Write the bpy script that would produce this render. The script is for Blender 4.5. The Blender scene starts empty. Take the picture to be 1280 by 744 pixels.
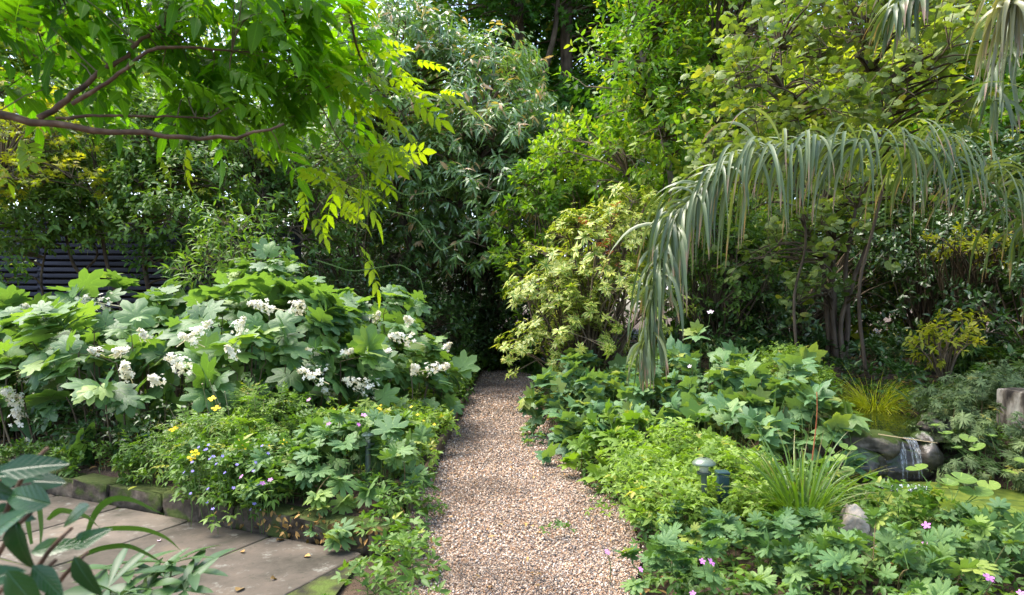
import bpy, math
import numpy as np
from math import radians, pi, sin, cos, tau

sc = bpy.context.scene
COL = sc.collection
# ---------------------------------------------------------------- camera
CAMH, FPX, HZ = 1.4, 850.0, 385.0
cam = bpy.data.cameras.new('camera')
cam.sensor_width = 36.0
cam.lens = FPX / 1280 * 36
cam.shift_y = (HZ - 372) / 1280
cam.clip_start, cam.clip_end = 0.05, 500
cam.dof.use_dof = True
cam.dof.focus_distance = 6.5
cam.dof.aperture_fstop = 4.5
camo = bpy.data.objects.new('camera', cam)
camo.location = (0, 0, CAMH)
camo.rotation_euler = (radians(90), 0, 0)
COL.objects.link(camo)
sc.camera = camo
# ---------------------------------------------------------------- light
SUN_EL, SUN_AZ = radians(64), radians(-68)      # azimuth measured from +Y towards +X
world = bpy.data.worlds.new('World')
sc.world = world
world.use_nodes = True
wn = world.node_tree
sky = wn.nodes.new('ShaderNodeTexSky')
sky.sky_type = 'NISHITA'
sky.sun_disc = False
sky.sun_elevation = SUN_EL
sky.sun_rotation = SUN_AZ
sky.dust_density = 3.0
sky.air_density = 1.0
wn.links.new(sky.outputs[0], wn.nodes['Background'].inputs[0])
wn.nodes['Background'].inputs[1].default_value = 0.15
sl = bpy.data.lights.new('sun', 'SUN')
sl.energy = 1.3
sl.angle = radians(36)
sl.color = (1.0, 0.95, 0.86)
so = bpy.data.objects.new('sun', sl)
COL.objects.link(so)
so.location = (-4, -4, 14)
sd = np.array([sin(SUN_AZ) * cos(SUN_EL), cos(SUN_AZ) * cos(SUN_EL), sin(SUN_EL)])
from mathutils import Vector
so.rotation_euler = Vector(sd).to_track_quat('Z', 'Y').to_euler()
sc.view_settings.view_transform = 'Standard'
sc.view_settings.look = 'None'
sc.view_settings.gamma = 1
sc.view_settings.use_curve_mapping = False
sc.view_settings.exposure = 2.36
sc.cycles.max_bounces = 9
sc.cycles.diffuse_bounces = 5
sc.cycles.glossy_bounces = 3
sc.cycles.transmission_bounces = 6
sc.cycles.transparent_max_bounces = 6
sc.cycles.sample_clamp_indirect = 6

# ---------------------------------------------------------------- small maths
UP = np.array([0, 0, 1.0])
def A(*v): return np.array(v, float)
def W(px, py, Y): return A((px - 640) / FPX * Y, Y, CAMH - (py - HZ) / FPX * Y)
def G(px, py, z=0.0):
    Y = (CAMH - z) * FPX / (py - HZ)
    return A((px - 640) / FPX * Y, Y, z)
def nrm(v):
    v = np.asarray(v, float)
    return v / np.maximum(np.linalg.norm(v, axis=-1, keepdims=True), 1e-9)
def rdir(rng, n): return nrm(rng.normal(size=(n, 3)))
def sm(a, b, x):
    t = np.clip((x - a) / (b - a), 0, 1)
    return t * t * (3 - 2 * t)

# terrain: raised left bed behind the stone kerb, rockery rising to the right, a hollow for the lower pool
WU, WV, WP = A(cos(radians(25)), -sin(radians(25))), A(sin(radians(25)), cos(radians(25))), A(-1.55, 4.25)
def ellm(x, y, cx, cy, rx, ry): return ((x - cx) / rx) ** 2 + ((y - cy) / ry) ** 2
def terrain(x, y):
    x = np.asarray(x, float); y = np.asarray(y, float)
    v = (x - WP[0]) * WV[0] + (y - WP[1]) * WV[1]
    z = 0.13 * sm(0.06, 0.16, v) * sm(-0.66, -0.82, x)
    r = sm(1.0, 2.2, x)
    z = z + r * (0.28 * sm(5.35, 6.0, y) * sm(1.6, 2.6, x) + 0.36 * sm(6.5, 9.5, y))
    z = z + 0.04 * sm(0.6, 1.2, x) * sm(12, 3, y)
    m = ellm(x, y, 3.12, 5.0, .97, .66); z = np.where(m < 1.7, np.minimum(z, -0.16 + 0.2 * sm(0.75, 1.7, m)), z)
    m = ellm(x, y, 3.6, 6.7, .6, 1.1); z = np.where(m < 1.5, np.minimum(z, 0.12 + 0.30 * sm(0.7, 1.5, m)), z)
    return z
def T(x, y): return float(terrain(x, y))

# ---------------------------------------------------------------- mesh builder
class MB:
    def __init__(s): s.V, s.F, s.U, s.R, s.Ag, s.M, s.n = [], [], [], [], [], [], 0
    def add(s, v, f, uv=None, rnd=None, age=None, mi=0):
        v = np.asarray(v, float).reshape(-1, 3); f = np.asarray(f, int).reshape(-1, 3); k = len(v)
        s.V.append(v); s.F.append(f + s.n); s.n += k
        s.U.append(np.zeros((k, 2)) if uv is None else uv)
        s.R.append(np.zeros(k) if rnd is None else np.broadcast_to(rnd, (k,)).astype(float))
        s.Ag.append(np.zeros(k) if age is None else np.broadcast_to(age, (k,)).astype(float))
        s.M.append(np.full(len(f), mi))
    def build(s, name, mats, parent=None, smooth=True):
        me = bpy.data.meshes.new(name)
        o = bpy.data.objects.new(name, me)
        if s.V:
            V = np.concatenate(s.V); F = np.concatenate(s.F).astype(np.int32)
            q_ = parent
            while q_ is not None: V = V - np.array(q_.location); q_ = q_.parent
            me.vertices.add(len(V)); me.vertices.foreach_set('co', V.astype(np.float32).ravel())
            me.loops.add(F.size); me.loops.foreach_set('vertex_index', F.ravel())
            me.polygons.add(len(F))
            me.polygons.foreach_set('loop_start', np.arange(0, F.size, 3, dtype=np.int32))
            me.polygons.foreach_set('material_index', np.concatenate(s.M).astype(np.int32))
            me.polygons.foreach_set('use_smooth', np.full(len(F), smooth))
            uv = me.uv_layers.new(name='UVMap')
            uv.data.foreach_set('uv', np.concatenate(s.U)[F.ravel()].astype(np.float32).ravel())
            a = me.attributes.new('rnd', 'FLOAT', 'POINT'); a.data.foreach_set('value', np.concatenate(s.R).astype(np.float32))
            a = me.attributes.new('age', 'FLOAT', 'POINT'); a.data.foreach_set('value', np.concatenate(s.Ag).astype(np.float32))
            me.update(calc_edges=True)
        for m in (mats if isinstance(mats, (list, tuple)) else [mats]): me.materials.append(m)
        COL.objects.link(o)
        if parent is not None: o.parent = parent
        return o

def tag(o, label=None, cat=None, group=None, kind=None):
    if label: o['label'] = label
    if cat: o['category'] = cat
    if group: o['group'] = group
    if kind: o['kind'] = kind
    return o
def thing(name, label, cat, loc, group=None):
    o = bpy.data.objects.new(name, None); o.empty_display_size = .1
    COL.objects.link(o); o.location = [float(c) for c in loc]
    return tag(o, label, cat, group)

# ---------------------------------------------------------------- leaf templates (y along the leaf, z up)
class Tm: pass
def mk(v, f, uv):
    t = Tm(); t.v = np.array(v, float); t.f = np.array(f, int); t.uv = np.array(uv, float)
    a = t.v[t.f]; t.area = np.linalg.norm(np.cross(a[:, 1] - a[:, 0], a[:, 2] - a[:, 0]), axis=1).sum() / 2
    return t
def blade(w=.4, n=2, fold=.25, curl=.15, peak=.4, stalk=0.0):
    """simple leaf: n rows of (left, middle, right) between base and tip"""
    v, uv, f = [(0, stalk, 0)], [(.5, 0)], []
    for i in range(1, n + 1):
        t = i / (n + 1); q = t / peak if t < peak else (1 - t) / (1 - peak)
        hw = w / 2 * min(1, q) ** .6 if n > 1 else w / 2
        if n == 1: t = peak
        y = stalk + t * (1 - stalk); z = -curl * t * t
        v += [(-hw, y, z + fold * hw), (0, y, z), (hw, y, z + fold * hw)]
        uv += [(.5 - hw / w, t), (.5, t), (.5 + hw / w, t)]
    v.append((0, 1, -curl)); uv.append((.5, 1)); e = len(v) - 1
    f += [(0, 2, 1), (0, 3, 2)]
    for i in range(n - 1):
        a = 1 + 3 * i; b = a + 3
        f += [(a, a + 1, b + 1), (a, b + 1, b), (a + 1, a + 2, b + 2), (a + 1, b + 2, b + 1)]
    a = e - 3; f += [(a, a + 1, e), (a + 1, a + 2, e)]
    return mk(v, f, uv)
def palm_leaf(pts, off=.35, droop=.35, wave=.05, lobes=5, mir=True, flat=.55):
    """lobed leaf from a list of (angle in degrees from tip, radius), mirrored"""
    L = list(pts)
    ring = [(-a, r) for a, r in L[::-1] if a > 0] + L if mir else L
    n = len(ring); v = [(0, off, 0)]; uv = [(.5, .0)]; f = []
    for k, sc_ in enumerate((.5, 1.0)):
        for a, r in ring:
            rr = r * sc_ if k else min(r, .62) * sc_ + .03 * 0
            x = rr * sin(radians(a)); y = off + rr * cos(radians(a))
            z = -droop * rr * rr + wave * (r - .33) * (1 if k else .6)
            v.append((x, y, z)); uv.append((a / 360 + .5, rr / .6))
    closed = mir
    m = n if closed else n - 1
    for i in range(n - 1 if not closed else n):
        j = (i + 1) % n
        if i == n - 1: continue     # leave the notch at the petiole open
        f += [(0, 1 + j, 1 + i), (1 + i, 1 + j, 1 + n + j), (1 + i, 1 + n + j, 1 + n + i)]
    return mk(v, f, uv)
OAK = palm_leaf([(0, .62), (8, .54), (15, .50), (22, .37), (30, .36), (38, .50), (46, .58), (54, .52), (62, .48), (74, .31), (84, .34), (94, .44), (106, .47), (118, .42), (135, .37), (158, .37), (174, .30)], off=.36, droop=.35, wave=.12)
OAK2 = palm_leaf([(0, .62), (12, .54), (24, .40), (40, .50), (48, .56), (60, .48), (76, .34), (92, .42), (106, .45), (125, .37), (165, .33)], off=.36, droop=.55, wave=.15)
GER = palm_leaf([(0, .60), (5, .50), (9, .54), (14, .44), (20, .28), (26, .42), (31, .53), (37, .58), (43, .50), (49, .52), (54, .42), (61, .26), (68, .40), (74, .50), (82, .54), (89, .46), (96, .46), (103, .36), (112, .24), (122, .36), (134, .42), (148, .38), (165, .16)], off=.1, droop=.35, wave=.15)
ANE = palm_leaf([(0, .66), (7, .52), (14, .50), (22, .38), (30, .34), (40, .42), (50, .50), (58, .58), (68, .50), (80, .43), (92, .35), (104, .38), (118, .43), (132, .42), (150, .32), (168, .22)], off=.2, droop=.45, wave=.12)
MAP = palm_leaf([(0, .62), (14, .36), (24, .24), (44, .56), (60, .30), (78, .26), (95, .44), (125, .24), (160, .2)], off=.2, droop=.5, wave=.1)
RND = palm_leaf([(0, .54), (22, .50), (48, .49), (75, .48), (105, .47), (135, .44), (165, .36)], off=.4, droop=.35, wave=0)
MARSH = palm_leaf([(0, .50), (20, .52), (45, .53), (70, .52), (95, .52), (120, .52), (145, .50), (168, .42)], off=.1, droop=-.25, wave=.0)
OV1 = blade(.46, 1, .3, .2, .42)
OV2 = blade(.48, 3, .3, .2, .40)
OV5 = blade(.50, 6, .22, .28, .38, .0)
GLOSSY = blade(.52, 8, .22, .25, .36)
LAN1 = blade(.24, 1, .3, .3, .45)
LAN2 = blade(.26, 3, .35, .4, .45)
HELL = blade(.25, 6, .3, .25, .55)
def combine(items):
    """items: (template, origin, ydir, zdir, scale)"""
    V, F, U, n = [], [], [], 0
    for t, p, yd, zd, s in items:
        y = nrm(yd); x = nrm(np.cross(y, zd)); z = np.cross(x, y)
        V.append(np.array(p) + s * (t.v[:, :1] * x + t.v[:, 1:2] * y + t.v[:, 2:] * z)); F.append(t.f + n); U.append(t.uv); n += len(t.v)
    return mk(np.concatenate(V), np.concatenate(F), np.concatenate(U))
def pinnate(pairs=5, leaf=OV2, ll=.32, droop=.25, ang=62, rach=.012):
    it = []
    P = lambda t: A(0, t * .78, -droop * t * t)
    for i in range(pairs):
        t = (i + 1) / (pairs + .4)
        for s in (-1, 1):
            it.append((leaf, P(t), A(s * sin(radians(ang)), cos(radians(ang)), -.25), A(-s * .25, 0, 1), ll * (1 - .25 * abs(t - .55))))
    it.append((leaf, P(1), A(0, 1, -droop * 1.6), A(0, .3, 1), ll * 1.1))
    v = [(-rach / 2, 0, 0), (rach / 2, 0, 0)]; f = []; uv = [(.5, .5)] * 2
    for k in range(1, 5):
        p = P(k / 4); v += [tuple(p + A(-rach / 2, 0, 0)), tuple(p + A(rach / 2, 0, 0))]; uv += [(.5, .5)] * 2
        a = 2 * k - 2; f += [(a, a + 1, a + 3), (a, a + 3, a + 2)]
    r = mk(v, f, uv); it.append((r, A(0, 0, 0), A(0, 1, 0), UP, 1))
    return combine(it)
PIN = pinnate(4, blade(.46, 4, .2, .25, .40), .40, droop=.35)
PIN3 = pinnate(3, blade(.48, 4, .15, .3, .40), .46, droop=.45, ang=55)
PIN_S = pinnate(3, OV1, .34, .3)
def whorl(n, leaf, tilt=.35, s=.55, z=0, jit=.12, seed=1):
    g = np.random.default_rng(seed); it = []
    for i in range(n):
        a = tau * i / n + g.normal() * jit; tl = tilt + g.normal() * .15
        it.append((leaf, A(0, 0, z), A(cos(a), sin(a), tl), A(-cos(a) * tl, -sin(a) * tl, 1), s * (1 + g.normal() * .12)))
    t = combine(it)          # rosette axis along z: turn so that the axis is +y
    t.v = t.v[:, [0, 2, 1]] * A(1, 1, -1); return t
RHOD = whorl(7, blade(.36, 3, .3, .3, .5), .35, .5, seed=3)
RHOD3 = whorl(6, blade(.36, 3, .3, .25, .55), .45, .55, seed=4)
STAR = whorl(13, LAN1, .1, .55, jit=.2, seed=5)
SPIKE = combine([(RHOD, A(0, .0, 0), A(0, 1, 0), UP, .9), (RHOD, A(0, .18, 0), A(0.05, 1, .05), A(.5, 0, 1), .8), (RHOD3, A(0, .34, 0), A(0, 1, 0), UP, .6)])
TRI = combine([(OV2, A(0, .35, 0), A(0, 1, -.1), UP, .6), (OV2, A(0, .33, 0), A(.9, .35, -.1), UP, .52), (OV2, A(0, .33, 0), A(-.9, .35, -.1), UP, .52)])
TRIP = combine([(OV1, A(0, .35, 0), A(0, 1, -.1), UP, .6), (OV1, A(0, .33, 0), A(.9, .35, -.1), UP, .52), (OV1, A(0, .33, 0), A(-.9, .35, -.1), UP, .52)])
def petals(n, w, cup=.15, notch=False, seed=1):
    it = []
    lf = blade(w, 3, -.1, .12, .7)
    for i in range(n):
        a = tau * i / n; it.append((lf, A(0, 0, 0), A(cos(a), sin(a), cup), A(-cos(a) * cup, -sin(a) * cup, 1), .5))
    return combine(it)
P4, P5 = petals(4, .8, .1), petals(5, .62, .25)

def place(mb, t, pos, yd, zd, size, rng, rnd=None, age=None, mi=0, wj=.12):
    pos = np.asarray(pos, float).reshape(-1, 3); n = len(pos)
    if n == 0: return
    y = nrm(np.broadcast_to(yd, (n, 3))); x = np.cross(y, np.broadcast_to(zd, (n, 3)))
    bad = np.linalg.norm(x, axis=1) < 1e-3
    if bad.any(): x[bad] = np.cross(y[bad], A(.3, .9, .1))
    x = nrm(x); z = np.cross(x, y)
    s = np.broadcast_to(size, (n,))[:, None, None]; wx = (1 + wj * rng.normal(size=(n, 1, 1)))
    curl = np.clip(1 + .6 * rng.normal(size=(n, 1, 1)), -.4, 2.6)
    V = pos[:, None] + s * (t.v[None, :, :1] * wx * x[:, None] + t.v[None, :, 1:2] * y[:, None] + t.v[None, :, 2:] * curl * z[:, None])
    k = len(t.v)
    F = t.f[None] + (np.arange(n) * k)[:, None, None]
    rnd = rng.random(n) if rnd is None else np.broadcast_to(rnd, (n,))
    age = np.zeros(n) if age is None else np.broadcast_to(age, (n,))
    mb.add(V, F, np.tile(t.uv, (n, 1)), np.repeat(rnd, k), np.repeat(age, k), mi)

def tube(mb, pts, r0, r1, sides=6, mi=0, rnd=0.5, bump=0.0, rng=None):
    pts = np.asarray(pts, float); n = len(pts)
    d = nrm(np.gradient(pts, axis=0)); ref = A(0, 1, 0) if abs(d[0][2]) > .8 else UP
    a = nrm(np.cross(d, ref)); b = np.cross(d, a); ang = np.arange(sides) / sides * tau
    r = np.linspace(r0, r1, n)[:, None, None]
    if bump and rng is not None: r = r * (1 + bump * rng.normal(size=(n, sides, 1)))
    V = pts[:, None] + r * (np.cos(ang)[None, :, None] * a[:, None] + np.sin(ang)[None, :, None] * b[:, None])
    i, j = np.meshgrid(np.arange(n - 1), np.arange(sides), indexing='ij'); j2 = (j + 1) % sides
    q = [i * sides + j, i * sides + j2, (i + 1) * sides + j2, (i + 1) * sides + j]
    F = np.concatenate([np.stack([q[0], q[1], q[2]], -1).reshape(-1, 3), np.stack([q[0], q[2], q[3]], -1).reshape(-1, 3)])
    L = np.concatenate([[0], np.cumsum(np.linalg.norm(np.diff(pts, axis=0), axis=1))])
    uv = np.stack([np.tile(ang / tau, n), np.repeat(L, sides)], -1)
    V = V.reshape(-1, 3)
    cap = len(V); V = np.concatenate([V, pts[-1:]]); uv = np.concatenate([uv, [[.5, L[-1]]]])
    base = (n - 1) * sides
    F = np.concatenate([F, [[base + k, base + (k + 1) % sides, cap] for k in range(sides)]])
    mb.add(V, F, uv, rnd, None, mi)
def twigs(mb, P0, P1, r0, r1, rng, sag=.12, segs=3, mi=0):
    """many thin tapering stems from P0 to P1"""
    P0 = np.asarray(P0, float).reshape(-1, 3); P1 = np.asarray(P1, float).reshape(-1, 3); n = len(P0)
    if n == 0: return
    d = P1 - P0; L = np.linalg.norm(d, axis=1, keepdims=True)
    bend = rng.normal(size=(n, 3)) * L * sag * .6 + UP * L * sag
    ts = np.linspace(0, 1, segs + 1)
    C = P0[:, None] + d[:, None] * ts[None, :, None] + bend[:, None] * (4 * ts * (1 - ts))[None, :, None]
    dd = nrm(d); a = nrm(np.cross(dd, A(.31, .2, .93) + 0 * dd)); b = np.cross(dd, a)
    ang = np.arange(3) / 3 * tau
    off = np.cos(ang)[None, :, None] * a[:, None] + np.sin(ang)[None, :, None] * b[:, None]
    rr = (r0 + (r1 - r0) * ts)
    V = C[:, :, None] + off[:, None] * rr[None, :, None, None]
    K = 3 * (segs + 1); F = []
    for i in range(segs):
        for j in range(3):
            k = (j + 1) % 3; F += [(3 * i + j, 3 * i + k, 3 * i + 3 + k), (3 * i + j, 3 * i + 3 + k, 3 * i + 3 + j)]
    F = np.array(F)[None] + (np.arange(n) * K)[:, None, None]
    mb.add(V, F, None, np.repeat(rng.random(n), K), None, mi)
def ribbons(mb, P0, D0, L, w, segs, grav, rng, fold=.2, side=None, peak=.3, mi=0, rnd=None, age=None, base=.45):
    P0 = np.asarray(P0, float).reshape(-1, 3); n = len(P0); D0 = nrm(np.broadcast_to(D0, (n, 3)).copy())
    L = np.broadcast_to(L, (n,)).astype(float); w = np.broadcast_to(w, (n,)).astype(float); grav = np.broadcast_to(grav, (n,)).astype(float)
    if side is None:
        side = np.cross(D0, UP + .35 * rng.normal(size=(n, 3)))
    side = nrm(side); p = P0.copy(); d = D0.copy(); V = []; U = []
    for s_ in range(segs + 1):
        t = s_ / segs
        sd_ = nrm(side - (side * d).sum(1, keepdims=True) * d); nm = np.cross(sd_, d)
        h = base + (1 - base) * min(1, t / peak) if t < peak else max(.04, (1 - ((t - peak) / (1 - peak)) ** 2.0))
        hw = (w * .5 * h)[:, None]
        V += [p - sd_ * hw + nm * hw * fold * 2, p.copy(), p + sd_ * hw + nm * hw * fold * 2]
        U += [(0, t), (.5, t), (1, t)]
        p = p + d * (L / segs)[:, None]
        d = nrm(d - UP * (grav / segs)[:, None] + .03 * rng.normal(size=(n, 3)))
    V = np.stack(V, 1); k = V.shape[1]; F = []
    for i in range(segs):
        a = 3 * i; b = a + 3
        F += [(a, a + 1, b + 1), (a, b + 1, b), (a + 1, a + 2, b + 2), (a + 1, b + 2, b + 1)]
    F = np.array(F)[None] + (np.arange(n) * k)[:, None, None]
    rnd = rng.random(n) if rnd is None else np.broadcast_to(rnd, (n,))
    age = np.zeros(n) if age is None else np.broadcast_to(age, (n,))
    mb.add(V, F, np.tile(np.array(U, float), (n, 1)), np.repeat(rnd, k), np.repeat(age, k), mi)

def clumps(blobs, lump_r, n, rng, inner=.12, low=.35, flat=.75, ground=False):
    """clump points on lumps that sit on the skins of ellipsoids (cx,cy,cz,rx,ry,rz)"""
    B = np.array(blobs, float); area = (B[:, 3] * B[:, 4] + B[:, 3] * B[:, 5] + B[:, 4] * B[:, 5]); pr = area / area.sum()
    nl = max(6, int(sum(4.0 * b[3] * b[5] + 3 * b[4] * (b[3] + b[5]) for b in B) / (lump_r ** 2) * .55))
    bi = rng.choice(len(B), nl, p=pr); d = rdir(rng, nl)
    flip = (d[:, 2] < -.15) & (rng.random(nl) > low); d[flip, 2] *= -1
    if ground: d[:, 2] = np.abs(d[:, 2])
    rad = rng.uniform(.62, 1.02, nl)
    rad = np.where(rng.random(nl) < inner, rng.uniform(.15, .6, nl), rad)
    lc = B[bi, :3] + d * B[bi, 3:] * rad[:, None]; lr = lump_r * rng.uniform(.55, 1.35, nl)
    li = rng.choice(nl, n, p=(lr ** 2) / (lr ** 2).sum())
    e = nrm(rdir(rng, n) + d[li] * .55 + UP * .25)
    pos = lc[li] + e * (lr[li] * rng.uniform(.45, 1.05, n))[:, None] * A(1, 1, flat)
    out = nrm(e * .55 + d[li] * .55 + UP * .2)
    return pos, out, rng.random(nl)[li], lc, lr

def leafy(mb, pos, out, m, L, t, size, rng, grp=None, spread=1.0, droop=.15, up=.75, young=0.0, jn=.4, mi=0, svar=.2):
    n = len(pos); i = np.arange(m); ph0 = rng.random(n) * tau
    a = nrm(np.cross(out, UP + .05 + 0 * out)); b = np.cross(out, a)
    ph = ph0[:, None] + i[None] * 2.4 + rng.normal(size=(n, m)) * .3; tt = (i[None] + rng.random((n, m))) / m
    P = pos[:, None] + out[:, None] * (L * tt)[..., None]
    sp = spread * (1 - .35 * tt)
    D = out[:, None] * (1.05 - .5 * spread) + (np.cos(ph)[..., None] * a[:, None] + np.sin(ph)[..., None] * b[:, None]) * sp[..., None] - UP * droop + rng.normal(size=(n, m, 3)) * .12
    Z = UP * up + out[:, None] * (1 - up) * 1.2 + rng.normal(size=(n, m, 3)) * jn
    s = size * np.clip(1 + svar * rng.normal(size=(n, m)), .45, 1.7) * (1 - .25 * tt)
    g = rng.random((n, m)) if grp is None else np.clip(.55 * grp[:, None] + .45 * rng.random((n, m)), 0, 1)
    ag = np.maximum((tt > .6) * (rng.random((n, 1)) < young) * rng.uniform(.5, 1, (n, m)), (rng.random((n, m)) < .03) * rng.uniform(.4, 1, (n, m)))
    place(mb, t, P.reshape(-1, 3), D.reshape(-1, 3), Z.reshape(-1, 3), s.ravel(), rng, g.ravel(), ag.ravel(), mi)

# ---------------------------------------------------------------- materials
MATS = {}
def newmat(name):
    m = bpy.data.materials.new(name); m.use_nodes = True; MATS[name] = m
    return m, m.node_tree.nodes, m.node_tree.links, m.node_tree.nodes['Principled BSDF']
def ramp(nodes, stops, interp='LINEAR'):
    r = nodes.new('ShaderNodeValToRGB'); r.color_ramp.interpolation = interp; e = r.color_ramp.elements
    while len(e) < len(stops): e.new(.5)
    for k, (p, c) in enumerate(stops): e[k].position = p; e[k].color = (*c, 1)
    return r
def leafmat(name, cols, young=None, trans=.32, rough=.48, spec=.3, vein=0.0, edge=None, tip=None, tmul=(1.25, 1.35, .35), nscale=.9, back=.0, palm=False):
    if young is None and tmul[0] != 1: young = (.30, .27, .05)
    if tmul[0] != 1: cols = [(r_ * 1.2, g_ * 1.10, b_ * .66) for r_, g_, b_ in cols]
    m, N, Lk, bs = newmat(name)
    at = N.new('ShaderNodeAttribute'); at.attribute_name = 'rnd'
    tc = N.new('ShaderNodeTexCoord'); nz = N.new('ShaderNodeTexNoise'); nz.inputs['Scale'].default_value = nscale; nz.inputs['Detail'].default_value = 2
    Lk.new(tc.outputs['Object'], nz.inputs['Vector'])
    mx = N.new('ShaderNodeMath'); mx.operation = 'MULTIPLY_ADD'; mx.inputs[1].default_value = .9; Lk.new(nz.outputs['Fac'], mx.inputs[0])
    sb = N.new('ShaderNodeMath'); sb.operation = 'MULTIPLY_ADD'; sb.inputs[1].default_value = .8; sb.inputs[2].default_value = -.35
    Lk.new(at.outputs['Fac'], sb.inputs[0]); Lk.new(sb.outputs[0], mx.inputs[2])
    rp = ramp(N, [(k / (len(cols) - 1), c) for k, c in enumerate(cols)]); Lk.new(mx.outputs[0], rp.inputs[0]); col = rp.outputs[0]
    def mix(fac, c2, typ='MIX', sock=None):
        nonlocal col
        x = N.new('ShaderNodeMix'); x.data_type = 'RGBA'; x.blend_type = typ
        if hasattr(fac, 'links') or hasattr(fac, 'is_linked'): Lk.new(fac, x.inputs[0])
        else: x.inputs[0].default_value = fac
        Lk.new(col, x.inputs[6])
        if hasattr(c2, 'is_linked'): Lk.new(c2, x.inputs[7])
        else: x.inputs[7].default_value = (*c2, 1)
        col = x.outputs[2]
    if young:
        ag = N.new('ShaderNodeAttribute'); ag.attribute_name = 'age'; mix(ag.outputs['Fac'], young)
    if vein or edge or tip:
        uv = N.new('ShaderNodeUVMap'); sp = N.new('ShaderNodeSeparateXYZ'); Lk.new(uv.outputs[0], sp.inputs[0])
        def M(op, a, b=None, c=None, clamp=False):
            q = N.new('ShaderNodeMath'); q.operation = op; q.use_clamp = clamp
            for k, z in enumerate((a, b, c)):
                if z is None: continue
                if hasattr(z, 'is_linked'): Lk.new(z, q.inputs[k])
                else: q.inputs[k].default_value = z
            return q.outputs[0]
        ax = M('ABSOLUTE', M('SUBTRACT', sp.outputs['X'], .5))
        if edge:
            n2 = N.new('ShaderNodeTexNoise'); n2.inputs['Scale'].default_value = 30; Lk.new(tc.outputs['Object'], n2.inputs['Vector'])
            k = M('MULTIPLY', M('SUBTRACT', M('ADD', ax, M('MULTIPLY', n2.outputs['Fac'], .3)), .30), 6, clamp=True)
            mix(k, edge)
        if tip:
            k = M('MULTIPLY', M('SUBTRACT', M('ADD', sp.outputs['Y'], M('MULTIPLY', at.outputs['Fac'], .30)), .98), 8, clamp=True)
            mix(k, tip)
        if vein:
            if palm:   # radial main veins of lobed leaves: u is the angle
                w1 = M('ABSOLUTE', M('SUBTRACT', M('FRACT', M('ADD', M('MULTIPLY', sp.outputs['X'], 7.6), .2 + .0)), .5))
                k1 = M('MULTIPLY', M('SUBTRACT', .07, w1), 14, clamp=True)
                w2 = M('ABSOLUTE', M('SUBTRACT', M('FRACT', M('ADD', M('MULTIPLY', sp.outputs['Y'], 5.0), M('MULTIPLY', w1, -3.0))), .5))
                k2 = M('MULTIPLY', M('SUBTRACT', .09, w2), 7, clamp=True)
            else:
                k1 = M('MULTIPLY', M('SUBTRACT', .035, ax), 30, clamp=True)
                w2 = M('ABSOLUTE', M('SUBTRACT', M('FRACT', M('ADD', M('MULTIPLY', sp.outputs['Y'], 8.0), M('MULTIPLY', ax, -5.0))), .5))
                k2 = M('MULTIPLY', M('SUBTRACT', .08, w2), 7, clamp=True)
            vk = M('MULTIPLY', M('MAXIMUM', k1, M('MULTIPLY', k2, .5)), vein, clamp=True)
            mix(vk, tuple(min(1, c * 2.2 + .02) for c in cols[-1]))
            bp = N.new('ShaderNodeBump'); bp.inputs['Strength'].default_value = .35; bp.inputs['Distance'].default_value = .004; bp.invert = True
            Lk.new(M('MAXIMUM', k1, k2), bp.inputs['Height']); Lk.new(bp.outputs[0], bs.inputs['Normal'])
    if back:
        ge = N.new('ShaderNodeNewGeometry'); q = N.new('ShaderNodeMath'); q.operation = 'MULTIPLY'; q.inputs[1].default_value = back; Lk.new(ge.outputs['Backfacing'], q.inputs[0])
        mix(q.outputs[0], tuple(min(1, c * 1.3 + .05) for c in cols[-1]))
    Lk.new(col, bs.inputs['Base Color']); bs.inputs['Roughness'].default_value = rough; bs.inputs['Specular IOR Level'].default_value = spec
    tr = N.new('ShaderNodeBsdfTranslucent'); tm = N.new('ShaderNodeMix'); tm.data_type = 'RGBA'; tm.blend_type = 'MULTIPLY'; tm.inputs[0].default_value = 1
    Lk.new(col, tm.inputs[6]); tm.inputs[7].default_value = (*[c * 1.6 for c in tmul], 1); Lk.new(tm.outputs[2], tr.inputs['Color'])
    ms = N.new('ShaderNodeMixShader'); ms.inputs[0].default_value = trans
    Lk.new(bs.outputs[0], ms.inputs[1]); Lk.new(tr.outputs[0], ms.inputs[2]); Lk.new(ms.outputs[0], N['Material Output'].inputs['Surface'])
    return m
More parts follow.
